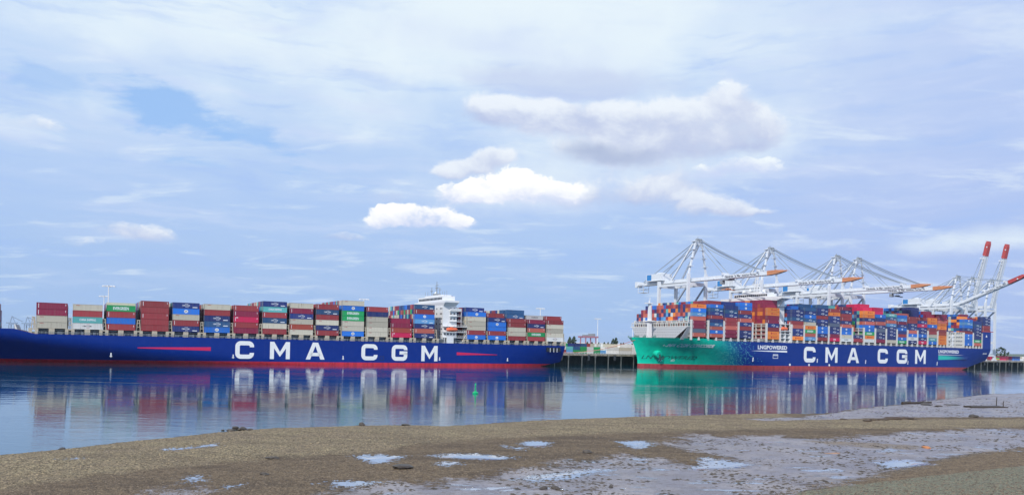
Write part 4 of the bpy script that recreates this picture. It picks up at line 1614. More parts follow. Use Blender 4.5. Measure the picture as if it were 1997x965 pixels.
for z_ in (29.2, 32.2, 35.2):
    for xx in (5.2, 7.4):
        put('window', win_s, ship1, (hx0 + xx, y0 + 3.18, z_))
# side decks with rails, widening aft
mb = MB()
for i, z_ in enumerate((18.6, 21.8, 25.0, 28.1, 31.2, 34.2)):
    xe = hx1 + (6.5 if i < 3 else 2.6)
    yo = y0 + (.5 if i < 3 else 1.6)
    mb.box(hx0 + (0 if i < 3 else 4.2), xe, yo, y0 + 8, z_, z_ + .28)
    x = hx0 + (0.1 if i < 3 else 4.3)
    while x < xe:
        mb.box(x, x + .07, yo, yo + .07, z_ + .28, z_ + 1.35)
        x += 1.3
    for dz_ in (.8, 1.3):
        mb.box(hx0 + (0 if i < 3 else 4.2), xe, yo + .01, yo + .06, z_ + dz_, z_ + dz_ + .06)
    mb.bar((xe - .3, yo + .3, z_ - 3), (xe - .3, yo + .3, z_), .22)
mb.box(hx0 + 4.5, hx1 + 2.4, y0 + 1.7, y0 + 3.2, 34.6, 35.8)
mb.bar((hx1 + 6, y0 + .8, 15.4), (hx1 + 6, y0 + .8, 25), .3)
mb.bar((hx1 + 2, y0 + .7, 15.5), (hx1 + 6, y0 + .7, 21.8), .25)
mb.bar((hx0 + .3, y0 + .6, 15.4), (hx0 + .3, y0 + .6, 18.6), .3)
mb.bar((hx0 + 3.5, y0 + .6, 15.4), (hx0 + 3.5, y0 + .6, 18.6), .3)
mb.build('side_deck', WHITE, ship1)
mb = MB()
mb.box(hx0 + 1.5, hx0 + 5.8, y0 + .1, y0 + .9, 15.4, 19.4)
mb.build('gangway_screen', WHITE, ship1)
mb = MB()
for k in range(7):
    a_ = (hx1 + 3.4, y0 + 2.6, 16 + 3.1 * k)
    b_ = (hx1 + 6.4, y0 + 2.6, 19.1 + 3.1 * k)
    if k % 2:
        a_, b_ = (b_[0], a_[1], a_[2]), (a_[0], a_[1], b_[2])
    if k < 4:
        mb.bar(a_, b_, .5, .25)
mb.build('stairs', GREYP, ship1)
mb = MB()
mb.box(hx1 + 1, hx1 + 5, -4, 8, 15.4, 42)
mb.taper(hx1 + 1, hx1 + 5, -4, 8, 42, hx1 + 1.6, hx1 + 5, -3, 7, 44.5)
fo = mb.build('funnel', NAVYP, ship1)
# mast and antennas on the bridge roof
mb = MB()
mx = hx0 + 3
mb.box(mx - 1.5, mx + 1.5, -6, -1, 44, 45.2)
mb.bar((mx, -3.5, 44), (mx, -3.5, 52.5), .55, None, .25)
mb.bar((mx, -8, 43.8), (mx, -8, 48.6), .3)
mb.bar((mx, -10, 47.2), (mx, -2, 47.8), .22)
mb.bar((mx - .5, -7, 50.2), (mx + .5, 0, 50.2), .25)
mb.box(mx - .2, mx + .2, -5.6, -1.6, 48.4, 48.9)
mb.bar((mx, 4, 44), (mx, 4, 49.2), .3)
mb.box(mx - .4, mx + .4, 3.4, 5.2, 46.8, 47.3)
mb.build('radar_mast', GREYP, ship1)
for yy in (-12, -15, 10, 14, -18):
    mb = MB()
    mb.bar((mx, yy, 43), (mx, yy, 46 + rng.random()), .14)
    mb.build('antenna', GREYP, ship1)
mb = MB()
mb.tube((mx + 1.5, 1.2, 44), (mx + 1.5, 1.2, 45.6), 1.1, 10)
mb.tube((mx + 1.5, 1.2, 45.6), (mx + 1.5, 1.2, 46.6), 1.1, 10, .4)
mb.build('radome', WHITE, ship1)


def lifeboat(loc, label, length=6.6):
    root = empty('lifeboat', loc, TH, label, 'lifeboat')
    mb_ = MB()
    L_ = length / 2
    secs = [(-L_, .15, .6), (-L_ * .82, .75, .95), (-L_ * .4, 1.15, 1.1), (L_ * .4, 1.15, 1.1), (L_ * .82, .8, 1.), (L_, .2, .65)]
    vs_, fs_ = [], []
    for x, b_, h_ in secs:
        vs_ += [(x, 0, -h_), (x, -b_ * .75, -h_ * .6), (x, -b_, 0), (x, -b_ * .8, h_ * .6), (x, 0, h_), (x, b_ * .8, h_ * .6), (x, b_, 0), (x, b_ * .75, -h_ * .6)]
    for i in range(len(secs) - 1):
        for j in range(8):
            fs_.append((i * 8 + j, (i + 1) * 8 + j, (i + 1) * 8 + (j + 1) % 8, i * 8 + (j + 1) % 8))
    fs_ += [tuple(range(8)), tuple(range((len(secs) - 1) * 8 + 7, (len(secs) - 1) * 8 - 1, -1))]
    mb_.add(vs_, fs_)
    b = mb_.build('body', CORAL, root)
    for p in b.data.polygons:
        p.use_smooth = True
    mb_ = MB()
    mb_.box(-L_ * .35, L_ * .1, -.7, .7, .95, 1.55)
    mb_.build('cockpit', CORAL, root)
    mb_ = MB()
    for x in (-L_ * .62, L_ * .62):
        mb_.bar((x, .2, 1.), (x, .8, 3.0), .28)
        mb_.bar((x, .8, 3.0), (x, 2.6, 2.6), .28)
    mb_.build('davit', WHITE, root)
    return root


lifeboat(W(S1_BOW + hx0 + 5.0, D1 + .9, 23.4), 'orange lifeboat hanging beside the white deckhouse of the left ship', 7.2)
# stern openings: dark boxes on the hull paint their inner shade
mb = MB()
for k, (a_, b_) in enumerate(((257.2, 259.4), (260.4, 262.), (263., 264.4), (265.6, 267.6))):
    mb.box(lx1(a_), lx1(b_), y0 - .04 + 0, y0 + .3, 11.6, 14.2)
mb.build('mooring_port_shade', BLACKG, ship1)
mb = MB()
for x in (259.7, 262.4, 264.8):
    mb.box(lx1(x), lx1(x) + .35, y0 - .12, y0 - .05, 11.2, 13.8)
mb.build('mooring_roller', LOGOW, ship1)

# ------------------------------------------------------------------ ship two: deck gear
y2 = -B2 / 2
LBM = paint('lashing_pale', (.68, .68, .66), .5, .35, dirtcol=(.34, .30, .25))


def lashing_mesh(ht, w=B2):
    mb_ = MB()
    hw = w / 2 - .3
    ys = [-hw + i * 5.03 for i in range(int(2 * hw / 5.03) + 1)]
    for i, y in enumerate(ys):
        mb_.box(-.45, .45, y - .25, y + .25, 0, ht)
    # near and far portals read as solid columns with slots
    for y in (-hw, hw):
        mb_.box(-.62, -.40, y - .3, y + .8, 0, ht + .3)
        mb_.box(.40, .62, y - .3, y + .8, 0, ht + .3)
    z = 2.2
    while z < ht - .4:
        mb_.box(-.6, .6, -hw + .3, hw - .3, z, z + .35)
        mb_.box(-.62, -.56, -hw + .3, hw - .3, z + .9, z + 1.1)
        z += 3.0
    mb_.box(-.6, .6, -hw + .3, hw - .3, ht - .5, ht - .1)
    return mb_.mesh('lashing_bridge', LBM)


LBM_ME = lashing_mesh(13.6)
gaps2 = [364.6, 380.1, 394.8, 408.9, 422.8, 437.2, 463.4, 477.2, 491.0, 505.0, 519.1, 533.1, 547.3, 561.5, 575.5, 589.6, 603.7, 617.5, 631.7, 645.8, 660.3, 685.0, 699.3, 713.4]
for s_ in gaps2:
    put('lashing_bridge', LBM_ME, ship2, (lx2(s_), 0, 21.4))
mb = MB()
mb.box(48, L2 - 16, y2 + 3.2, -y2 - 3.2, 21.4, 23.6)
mb.build('hatch_coaming', paint('coaming_slate2', (.10, .11, .12), .6, .4), ship2)
bk = MB()
bk.box(-.55, .55, -.5, .5, 0, 2.2)
bk.taper(-.9, .9, -.6, .6, 0, -.5, .5, -.5, .5, 1.0)
bk_me = bk.mesh('deck_bracket', LBM)
for s0, tiers, inner, _t in BAYS2[:-1]:
    for f in ((.5,) if s0 < 640 else (.35, .75)):
        put('deck_bracket', bk_me, ship2, (lx2(s0 + 12.2 * f), y2 + .8, 21.4))
mb = MB()
x = 49.
while x < L2 - 16:
    mb.box(x, x + .1, y2 + .2, y2 + .3, 21.4, 22.6)
    x += 1.8
for z_ in (21.9, 22.5):
    mb.box(49, L2 - 16, y2 + .2, y2 + .28, z_, z_ + .1)
mb.box(49, L2 - 16, y2 + 2.0, y2 + 3.1, 22.4, 22.8)
mb.build('railing', LBM, ship2)
# bow breakwater (uncut plate with dark hole blocks), gallery above, foremast
bw = MB()
bx0 = lx2(362.6)
nY, nZ = 30, 5
bw.taper(bx0 - 5.0, bx0 - 4.6, -20, 20, 21.5, bx0 - 1.4, bx0 - 1.0, -B2 / 2 + .6, B2 / 2 - .6, 30.2)
bw.taper(bx0 - 4.6, bx0 + 4.5, -B2 / 2 + 4.0, -B2 / 2 + 4.3, 21.5, bx0 - 1.0, bx0 + 1.0, -B2 / 2 + .3, -B2 / 2 + .6, 30.2)
bw.build('breakwater', paint('breakwater_white', (.40, .41, .43), .5, .4), ship2)
bd = MB()
for i in range(26):
    for j in range(4):
        k = (j + .7) / 4.6
        yy = (-19 + i * 1.52 + (.76 if j % 2 else 0)) * (1 + .42 * k)
        xx = bx0 - 5.0 + 3.6 * k - .03
        zz = 21.5 + 8.7 * k
        bd.box(xx - .06, xx + .1, yy - .2, yy + .2, zz - .18, zz + .18)
bd.build('drain_hole_shade', BLACKG, ship2)  # dark blocks paint the shade inside the holes
gl = MB()
for z_ in (30.3, 33.2):
    gl.box(bx0 - 1.4, bx0 + .3, -B2 / 2 + .4, B2 / 2 - .4, z_, z_ + .55)
y = -B2 / 2 + .5
while y < B2 / 2 - .4:
    gl.box(bx0 - 1.3, bx0 - .9, y, y + .5, 30.8, 33.3)
    y += 2.5
for y in (-B2 / 2 + .4, -B2 / 2 + 5, -B2 / 2 + 9.5):
    gl.box(bx0 - .9, bx0 - .3, y, y + .6, 33.7, 37.5 if y < -26 else 36.)
gl.box(bx0 - .9, bx0 - .3, -B2 / 2 + .4, -B2 / 2 + 10, 35.7, 36.2)
gl.build('gallery', LBM, ship2)
fm_ = MB()
fx = 15.5
fm_.taper(fx - 1.5, fx + 1.5, -1.3, 1.3, 22.3, fx - .8, fx + .8, -.7, .7, 46.5)
fm_.box(fx - 2.2, fx + 2.8, -2.4, 2.4, 34.0, 34.7)
fm_.box(fx - 3.5, fx + 1.4, -1.6, 1.6, 46.5, 47.1)
fm_.bar((fx, 0, 47), (fx, 0, 51), .3)
fm_.bar((fx - 1.3, -1.4, 47), (fx - 1.3, -1.4, 49.6), .2)
fm_.bar((fx + .2, 1, 47), (fx + .2, 1, 49.), .5)
fm_.build('foremast', WHITE, ship2)
fm_ = MB()
for (xx, yy) in ((7, -5), (7, 5), (10, -12), (12, 9), (22, -10), (26, -14), (26, 12)):
    fm_.tube((xx, yy - .8, 23.2), (xx, yy + .8, 23.2), .7, 8)
    fm_.box(xx - .8, xx + .8, yy - 1.1, yy - .8, 22.5, 24)
for x in np.arange(2, 44, 1.6):
    b_ = h2.b(x + 1, 22)
    for sg in (-1, 1):
        fm_.box(x, x + .12, sg * b_ * .97 - .05, sg * b_ * .97 + .05, 22.4, 23.7)
fm_.build('windlass', paint('gear_green', (.20, .33, .30), .5, .4), ship2)

# forward house with wide bridge
hx0, hx1 = lx2(451.8), lx2(463.2)
mb = MB()
mb.box(hx0 + .5, hx1 - .3, y2 + 7, -y2 - 7, 21.4, 52.4)
mb.box(hx0 + .3, hx1 - .2, y2 + 5.5, -y2 - 5.5, 48.4, 49.)
mb.build('deckhouse', WHITE, ship2)
mb = MB()
# bridge wing deck: tapering deep arm each side
for sg in (-1, 1):
    yi, yo = sg * 16, sg * (B2 / 2 + .4)
    ya_, yb_ = min(yi, yo), max(yi, yo)
    n_ = len(mb.v)
    vsx = []
    for y, zb in ((yi, 51.4), (sg * 26, 52.6), (yo, 54.2)):
        vsx += [(hx0 - .4, y, zb), (hx1 - 2, y, zb), (hx1 - 2, y, 55.6), (hx0 - .4, y, 55.6)]
    fsx = []
    for i in range(2):
        for j in range(4):
            fsx.append((i * 4 + j, i * 4 + (j + 1) % 4, (i + 1) * 4 + (j + 1) % 4, (i + 1) * 4 + j))
    fsx += [(0, 1, 2, 3), (11, 10, 9, 8)]
    mb.add(vsx, fsx)
    mb.bar((hx0 + 4, sg * (B2 / 2 - .8), 54.2), (hx0 + 4, sg * 22.5, 46.5), 1.3, 1.0)
mb.box(hx0 - .4, hx1 - .5, -16, 16, 51.4, 55.6)
mb.box(hx0 + .2, hx1 - 1.5, -17, 17, 55.6, 58.6)
mb.box(hx0 + .8, hx1 - 3, -8, 8, 58.6, 60)
mb.build('bridge', WHITE, ship2)
mb = MB()
for i in range(16):
    yy = -16.4 + i * 2.06
    mb.box(hx0 + .12, hx0 + .24, yy, yy + 1.6, 56.5, 57.9)
mb.build('bridge_window_band', BLACKG, ship2)
mb = MB()
mx = hx0 + 4
for dx_, dy_ in ((-1, -1), (1, -1), (1, 1), (-1, 1)):
    mb.bar((mx + dx_ * 1.6, dy_ * 1.6 - 3, 60), (mx + dx_ * .5, dy_ * .5 - 3, 73), .45)
for z_ in (62.5, 65, 67.5, 70, 72.6):
    k = 1.6 - (z_ - 60) / 13 * 1.1
    mb.box(mx - k, mx + k, -3 - k, -3 + k, z_, z_ + .25)
mb.box(mx - .4, mx + .4, -7.5, 1.5, 66, 66.5)
mb.bar((mx, -3, 73), (mx, -3, 76), .25)
mb.build('radar_mast', WHITE, ship2)
for yy in (-14, -11, 6, 9, 12):
    mb = MB()
    mb.bar((mx, yy, 58.6), (mx, yy, 62.5), .25)
    mb.build('antenna', WHITE, ship2)
mb = MB()
for yy, zz, r_ in ((-9.5, 59.8, 1.1), (4, 61, 1.0), (10.5, 59.8, 1.2)):
    mb.tube((mx, yy, zz), (mx, yy, zz + 1.2), r_, 10)
    mb.tube((mx, yy, zz + 1.2), (mx, yy, zz + 2.0), r_, 10, r_ * .3)
mb.build('radome', WHITE, ship2)


def near_block(xa, xb, ybase, cols, rows, z0, dz, mat, name):
    """white open gallery block at the ship's side: slabs, posts, openings with a back wall darkened as shade"""
    mb_ = MB()
    wd = (xb - xa)
    for j in range(rows + 1):
        mb_.box(xa, xb, ybase, ybase + 5, z0 + j * dz - .22, z0 + j * dz + .22)
    for i in range(cols + 1):
        x_ = xa + wd * i / cols
        mb_.box(x_ - .28, x_ + .28, ybase + .02, ybase + 4.9, z0 + .2, z0 + rows * dz - .2)
    g_ = mb_.build(name, mat, ship2)
    mb_ = MB()
    mb_.box(xa + .1, xb - .1, ybase + 2.5, ybase + 2.8, z0, z0 + rows * dz)
    mb_.build('recess_wall', GREYP, g_)  # darker grey paints the shade inside the openings
    return g_


near_block(hx0 + .6, hx1 - .8, y2 + .5, 2, 2, 21.5, 3.2, WHITE, 'side_gallery')
mb = MB()
mb.box(hx0 + .6, hx0 + 4.6, y2 + 3.5, y2 + 7, 27.9, 36.5)
mb.box(hx0 + .4, hx1 - .6, y2 + .4, y2 + 7, 29.6, 30.)
mb.box(hx0 + .4, hx1 - .6, y2 + 1., y2 + 7, 34.9, 35.3)
for x_ in (hx0 + .7, hx0 + 5.6, hx1 - .9):
    mb.box(x_ - .2, x_ + .2, y2 + 1, y2 + 1.4, 27.9, 36.8)
mb.build('lifeboat_deck', WHITE, ship2)
for z_ in (38.5, 42, 45.5):
    for yy in np.arange(-22, 22, 4.):
        put('window', win_f, ship2, (hx0 + .46, float(yy), z_))
for (xx, zz) in ((2.8, 22.9), (7.6, 22.9), (2.8, 26.1), (7.6, 26.1)):
    o = put('window', win_s, ship2, (hx0 + xx, y2 + 2.95, zz - .3))
    o.scale = (2.6, 1, 1.8)
lifeboat(W(S2_BOW + hx0 + 5.2, D2 + 1.6, 31.7), 'coral red lifeboat slung on the near side of the right ship between container stacks', 7.4)

# after house and casing
ax0, ax1 = lx2(662.2), lx2(684)
mb = MB()
mb.box(ax0 + 1, ax1 - 4, -6, 22, 21.4, 47)
mb.build('engine_casing', WHITE, ship2)
near_block(ax0, ax0 + 9.5, y2 + .5, 3, 4, 21.5, 3.3, LBM, 'side_gallery')
mb = MB()
mb.box(ax0 + 5.4, ax0 + 7.0, y2 + .3, y2 + 1.2, 21.5, 33.)
mb.bar((ax0 + 1, y2 + .4, 21.6), (ax0 + 5, y2 + .4, 24.7), .4)
mb.bar((ax0 + 5, y2 + .4, 25), (ax0 + 1, y2 + .4, 28), .4)
mb.bar((ax0 + 1, y2 + .4, 28.2), (ax0 + 5, y2 + .4, 31.2), .4)
mb.build('stairs', WHITE, ship2)
near_block(ax0 + 11.5, ax1 - .6, y2 + .6, 3, 4, 21.5, 3.4, LBM, 'side_gallery')
# raised stern bulwark block
mb = MB()
mb.box(L2 - 13.6, L2 - .3, y2 + .04, -y2 - .04, 21.4, 36.6)
mb.build('stern_block', BLUE2, ship2)
mb = MB()
mb.box(L2 - 14.2, L2 + 3.4, y2 - .2, -y2 + .2, 36.6, 37.2)
mb.build('stern_deck', CORAL if False else paint('stern_pink', (.50, .09, .09), .5, .2), ship2)
h2.decal('emblem', [([(L2 - 8.6, 32.0), (L2 - 6.0, 32.0), (L2 - 7.3, 34.0)], [(0, 1, 2)])], LETTER, ship2, .06)
h2.text('lettering', 'CMA CGM', L2 - 11, L2 - 4.5, 16.2, 17.5, LETTER, ship2, .02)


# ------------------------------------------------------------------ quay cranes
def crane(s_mid, kind, boom_deg, label):
    z0 = ZQ
    A = kind == 'A'
    ZB = 59. if A else 55.5           # boom underside level
    ZA = 90.5 if A else 84.
    LB = 86. if A else 68.
    YL = 35.
    HX = 9.2
    root = empty('quay_crane', W(s_mid, 461, z0), TH, label, 'crane', 'container cranes on the quay')
    mt = CRANEW
    for sx in (-1, 1):
        for y in (0, YL):
            mb_ = MB()
            mb_.taper(sx * HX - 1.3, sx * HX + 1.3, y - 1.0, y + 1.0, 1.5, sx * HX - 1.2, sx * HX + 1.2, y - .9, y + .9, ZB + (1.5 if y else 6))
            mb_.box(sx * HX - 3.6, sx * HX + 3.6, y - .8, y + .8, 0, 1.6)
            mb_.build('leg', mt, root)
    for y in (0, YL):
        for za, zb in ((4.5, 6.5), (ZB - 3.6, ZB - 1.)):
            mb_ = MB()
            mb_.box(-HX + 1.1, HX - 1.1, y - .8, y + .8, za, zb)
            mb_.build('cross_beam', mt, root)
    for sx in (-1, 1):
        for za, zb in ((18, 20), (ZB - 3.2, ZB - 1.4)):
            mb_ = MB()
            mb_.box(sx * HX - .8, sx * HX + .8, .9, YL - .9, za, zb)
            mb_.build('portal_beam', mt, root)
    for sx in (-1, 1):
        mb_ = MB()
        mb_.bar((sx * HX, 1.0, ZB - 3.5), (sx * HX, YL - 1, 20), 1.1)
        mb_.build('brace', STAYM, root)
    # fixed girder
    yr = 73.
    mb_ = MB()
    mb_.box(-2.3, 2.3, -2, yr - 9, ZB, ZB + 2.9)
    mb_.taper(-2.3, 2.3, yr - 9, yr, ZB + .9, -2.3, 2.3, yr - 9, yr, ZB + 2.9)
    for sg in (-1, 1):
        mb_.box(sg * 3.3 - .5, sg * 3.3 + .5, -2, yr - 2, ZB + .1, ZB + .3)
        mb_.box(sg * 3.7 - .04, sg * 3.7 + .04, -2, yr - 2, ZB + 1.3, ZB + 1.4)
        for y in np.arange(-1, yr - 3, 3.):
            mb_.box(sg * 3.7 - .05, sg * 3.7 + .05, y, y + .1, ZB + .3, ZB + 1.4)
    mb_.build('girder', mt, root)
    # machinery house
    mb_ = MB()
    mb_.box(-5.6, 5.6, 36.5, 56, ZB + 3.2, ZB + 8.8)
    mb_.box(-6.2, 6.2, 36, 56.6, ZB + 2.9, ZB + 3.3)
    mb_.box(-3, 2, 40, 46, ZB + 8.8, ZB + 10)
    mh = mb_.build('machinery_house', mt, root)
    mb_ = MB()
    mb_.box(-5.72, -5.6, 49.5, 55.2, ZB + 3.6, ZB + 8.4)
    mb_.build('sign', SIGNB, mh)
    mb_ = MB()
    yb = yr - 3
    for x in (-3, 3):
        for y in (yb - 7, yb):
            mb_.bar((x, y, ZB), (x, y, ZB - 6), .3)
    for z in (ZB - 3, ZB - 6):
        mb_.box(-3.2, 3.2, yb - 7.2, yb + .2, z, z + .3)
    mb_.box(-3, 3, yr - 1.5, yr + 1.5, ZB - 1, ZB + 4)
    mb_.build('service_platform', mt, root)
    # apex frame
    mb_ = MB()
    ax = 3.2
    for sx in (-1, 1):
        mb_.bar((sx * HX, 0, ZB + 5), (sx * ax, -1, ZA), 1.5, 1.3, 1.1)
        mb_.bar((sx * HX * .55, 24, ZB + 2.5), (sx * ax, 1.5, ZA - 1), 1.2, 1.1)
        for z in (.25, .5, .75):
            zz = ZB + 5 + (ZA - ZB - 5) * z
            xx = sx * (HX + (ax - HX) * z)
            mb_.box(xx - 1.8, xx + 1.8, -2.2, 1.6, zz, zz + .3)
            mb_.box(xx - 1.8, xx + 1.8, -2.2, -2.1, zz + .9, zz + 1.)
    mb_.box(-5, 5, -1.8, 2.8, ZA, ZA + .5)
    mb_.box(-ax - .6, ax + .6, -1, 1, ZA - 2.6, ZA - 1)
    for x in (-4.8, -1.6, 1.6, 4.8):
        mb_.box(x - .1, x + .1, -1.8, -1.6, ZA + .5, ZA + 1.8)
    mb_.box(-4.9, 4.9, -1.8, -1.7, ZA + 1.7, ZA + 1.85)
    mb_.build('apex_frame', mt, root)
    mb_ = MB()
    for x in (-2.4, -.8, .8, 2.4):
        mb_.tube((x - .25, -1, ZA + 1.4), (x + .25, -1, ZA + 1.4), 1.2, 12)
    mb_.box(-.15, .15, 0, .3, ZA + .5, ZA + 4)
    mb_.build('sheave', GREYP, root)
    # back stays
    for sx in (-1, 1):
        mb_ = MB()
        mb_.bar((sx * ax, 1, ZA - .6), (sx * 3.4, 62, ZB + 3), .55)
        mb_.bar((sx * ax, 1, ZA - 1.2), (sx * 3.4, 43, ZB + 3), .5)
        mb_.build('backstay', STAYM, root)
    # boom, hinged near the water side
    boom = MB()
    tipl = 15.
    bw_ = 2.3 if A else 1.5
    boom.box(-bw_, bw_, -(LB - tipl), 0, 0, 2.9)
    for sg in (-1, 1):
        boom.box(sg * 3.3 - .5, sg * 3.3 + .5, -(LB - tipl), 0, .1, .3)
        boom.box(sg * 3.7 - .04, sg * 3.7 + .04, -(LB - tipl), 0, 1.3, 1.4)
        y = -(LB - tipl)
        while y < 0:
            boom.box(sg * 3.7 - .05, sg * 3.7 + .05, y, y + .1, .3, 1.4)
            y += 3.
    for y in (-28.5, -63. if A else -50):
        boom.box(-3.4, 3.4, y - .7, y + .7, 2.9, 4.6)
    for y in (-5, -19, -40, -47, -62):
        boom.box(-2.9, -2.3, y - .6, y + .6, .4, 1.5)
    bo = boom.build('boom', mt, root, (0, -2.2, ZB), (-R(boom_deg), 0, 0))
    tm = MB()
    if A:
        tm.taper(-2.3, 2.3, -(LB - tipl), -(LB - tipl) + .01, 0, -2.3, 2.3, -(LB - tipl), -(LB - tipl) + .01, 2.9)
        vs_ = [(-2.3, -(LB - tipl), 0), (2.3, -(LB - tipl), 0), (2.3, -(LB - tipl), 2.9), (-2.3, -(LB - tipl), 2.9),
               (-2.0, -(LB - 7), .6), (2.0, -(LB - 7), .6), (2.0, -(LB - 7), 3.1), (-2.0, -(LB - 7), 3.1),
               (-1.2, -LB, 1.9), (1.2, -LB, 1.9), (1.2, -LB, 2.6), (-1.2, -LB, 2.6)]
    else:
        vs_ = [(-2.5, -(LB - tipl), -.2), (2.5, -(LB - tipl), -.2), (2.5, -(LB - tipl), 3.1), (-2.5, -(LB - tipl), 3.1),
               (-2.5, -(LB - 3), .2), (2.5, -(LB - 3), .2), (2.5, -(LB - 3), 3.4), (-2.5, -(LB - 3), 3.4),
               (-2.2, -LB, .9), (2.2, -LB, .9), (2.2, -LB, 3.0), (-2.2, -LB, 3.0)]
    fs_ = []
    for i in range(2):
        for j in range(4):
            fs_.append((i * 4 + j, i * 4 + (j + 1) % 4, (i + 1) * 4 + (j + 1) % 4, (i + 1) * 4 + j))
    fs_ += [(3, 2, 1, 0), (8, 9, 10, 11)]
    tm = MB()
    tm.add(vs_, fs_)
    for sg in (-1, 1):
        tm.box(sg * 3.2 - .04, sg * 3.2 + .04, -LB, -(LB - tipl), 3.0, 3.12)
        for y in np.arange(-LB, -(LB - tipl), 2.5):
            tm.box(sg * 3.2 - .05, sg * 3.2 + .05, y, y + .1, 2.2, 3.1)
    tm.build('boom_tip', ORANGE if A else REDTIP, bo)
    # boom lettering on the side seen from the shore
    X, Z, dep, polys = fit_text('Générale de Manutention Portuaire' if A else 'Terminal de Normandie', 30, 64 if A else 50, .6, 2.4, GREYP, .03)
    lm = MB()
    lm.add([(-bw_ - .02 - .04 * float(c), -float(a), float(b)) for a, b, c in zip(X, Z, dep)], polys)
    lm.build('lettering', LOGOB, bo)
    # fore stays
    cph, sph = math.cos(R(boom_deg)), math.sin(R(boom_deg))

    def bp(x, y, z):
        return (x, -2.2 + y * cph + z * sph, ZB - y * sph + z * cph)
    far = -63. if A else -50.
    if boom_deg < 45:
        for sx in (-1, 1):
            mb_ = MB()
            mb_.bar((sx * 2.6, -1, ZA - .4), bp(sx * 3.0, -28.5, 4.4), .42)
            mb_.build('forestay', STAYM, root)
            mb_ = MB()
            n = 10
            p0, p1 = Vector((sx * 2.9, -1.5, ZA + .2)), Vector(bp(sx * 3.0, far, 4.4))
            pts = [p0.lerp(p1, i / n) - Vector((0, 0, (2.2 if A else .6) * 4 * (i / n) * (1 - i / n))) for i in range(n + 1)]
            for i in range(n):
                mb_.bar(pts[i], pts[i + 1], .6)
            mb_.build('forestay', STAYM, root)
        mb_ = MB()
        for x in (-1.2, 1.2):
            p0, p1 = Vector((x, -1.5, ZA + 2)), Vector(bp(x, far - 2, 3.6))
            pts = [p0.lerp(p1, i / n) - Vector((0, 0, (1.4 if A else .3) * 4 * (i / n) * (1 - i / n))) for i in range(n + 1)]
            for i in range(n):
                mb_.bar(pts[i], pts[i + 1], .34)
        mb_.build('hoist_rope', CABLE, root)
    else:
        mb_ = MB()
        for x in (-2.8, 2.8):
            mid = Vector(bp(x, -26, 7))
            mb_.bar((x, -1, ZA), mid, .35)
            mb_.bar(mid, bp(x, -50, 3.5), .35)
        for x in (-1.2, 1.2):
            mb_.bar((x, -1, ZA + 1), bp(x, -52, 3.2), .22)
        mb_.bar((-3.5, -2, ZA - 12), bp(-3.4, -14, 0), .3)
        mb_.build('forestay', STAYM, root)
    # trolley, cab and spreader
    mb_ = MB()
    ty = -40 if A and label.startswith('fourth') else (-34 if A and label.startswith('first') else (12 if A else 16))
    mb_.box(-3.6, 3.6, ty - 3, ty + 3, ZB - 1.1, ZB - .1)
    mb_.box(-3.4, -.6, ty + 3.2, ty + 5.6, ZB - 4.0, ZB - 1.1)
    mb_.build('trolley', GREYP, root)
    if ty < 0:
        zs = ZB - (8.5 if label.startswith('first') else 4)
        mb_ = MB()
        for x in (-2.6, 2.6):
            for y in (ty - 1, ty + 1):
                mb_.bar((x, y, ZB - 1), (x, y, zs + .8), .12)
        mb_.build('hoist_rope', CABLE, root)
        mb_ = MB()
        mb_.box(-6.0, 6.0, ty - .5, ty + .5, zs, zs + .5)
        mb_.box(-2, 2, ty - .9, ty + .9, zs + .5, zs + 1.3)
        mb_.box(-6.1, -5.6, ty - 1.2, ty + 1.2, zs - .2, zs + .3)
        mb_.box(5.6, 6.1, ty - 1.2, ty + 1.2, zs - .2, zs + .3)
        mb_.build('spreader', ORANGE if label.startswith('first') else DARKST, root)
    mb_ = MB()
    for k in range(11):
        z = 6.5 + k * 4.2
        mb_.box(HX + 1.2, HX + 2.6, YL - 1.5, YL + 1.5, z, z + .15)
        mb_.bar((HX + 1.6, YL - 1.3 if k % 2 else YL + 1.3, z), (HX + 1.6, YL + 1.3 if k % 2 else YL - 1.3, z + 4.2), .3)
    for y in (-1.4, 1.4):
        mb_.bar((HX + 2.5, YL + y, 2), (HX + 2.5, YL + y, 55), .12)
    mb_.build('stairs', STAYM, root)
    return root


crane(430.1, 'A', 0, 'first crane from the left, white with lowered boom and orange tip, over the turquoise bow')
crane(511.8, 'A', 0, 'second crane from the left, white, its orange boom tip just left of the third apex')
crane(597.3, 'A', 0, 'third crane from the left, white with lowered boom, close to its right neighbour')
crane(627.3, 'A', 0, 'fourth crane from the left, white, its orange boom tip farthest right of the lowered ones')
crane(784.4, 'B', 21.5, 'white crane near the right edge with its red-tipped boom half raised')
crane(810.9, 'B', 76.5, 'white crane with red-tipped boom raised upright, left one of the two')
crane(846.0, 'B', 76.8, 'white crane with red-tipped boom raised upright, rightmost at the ship\'s stern')


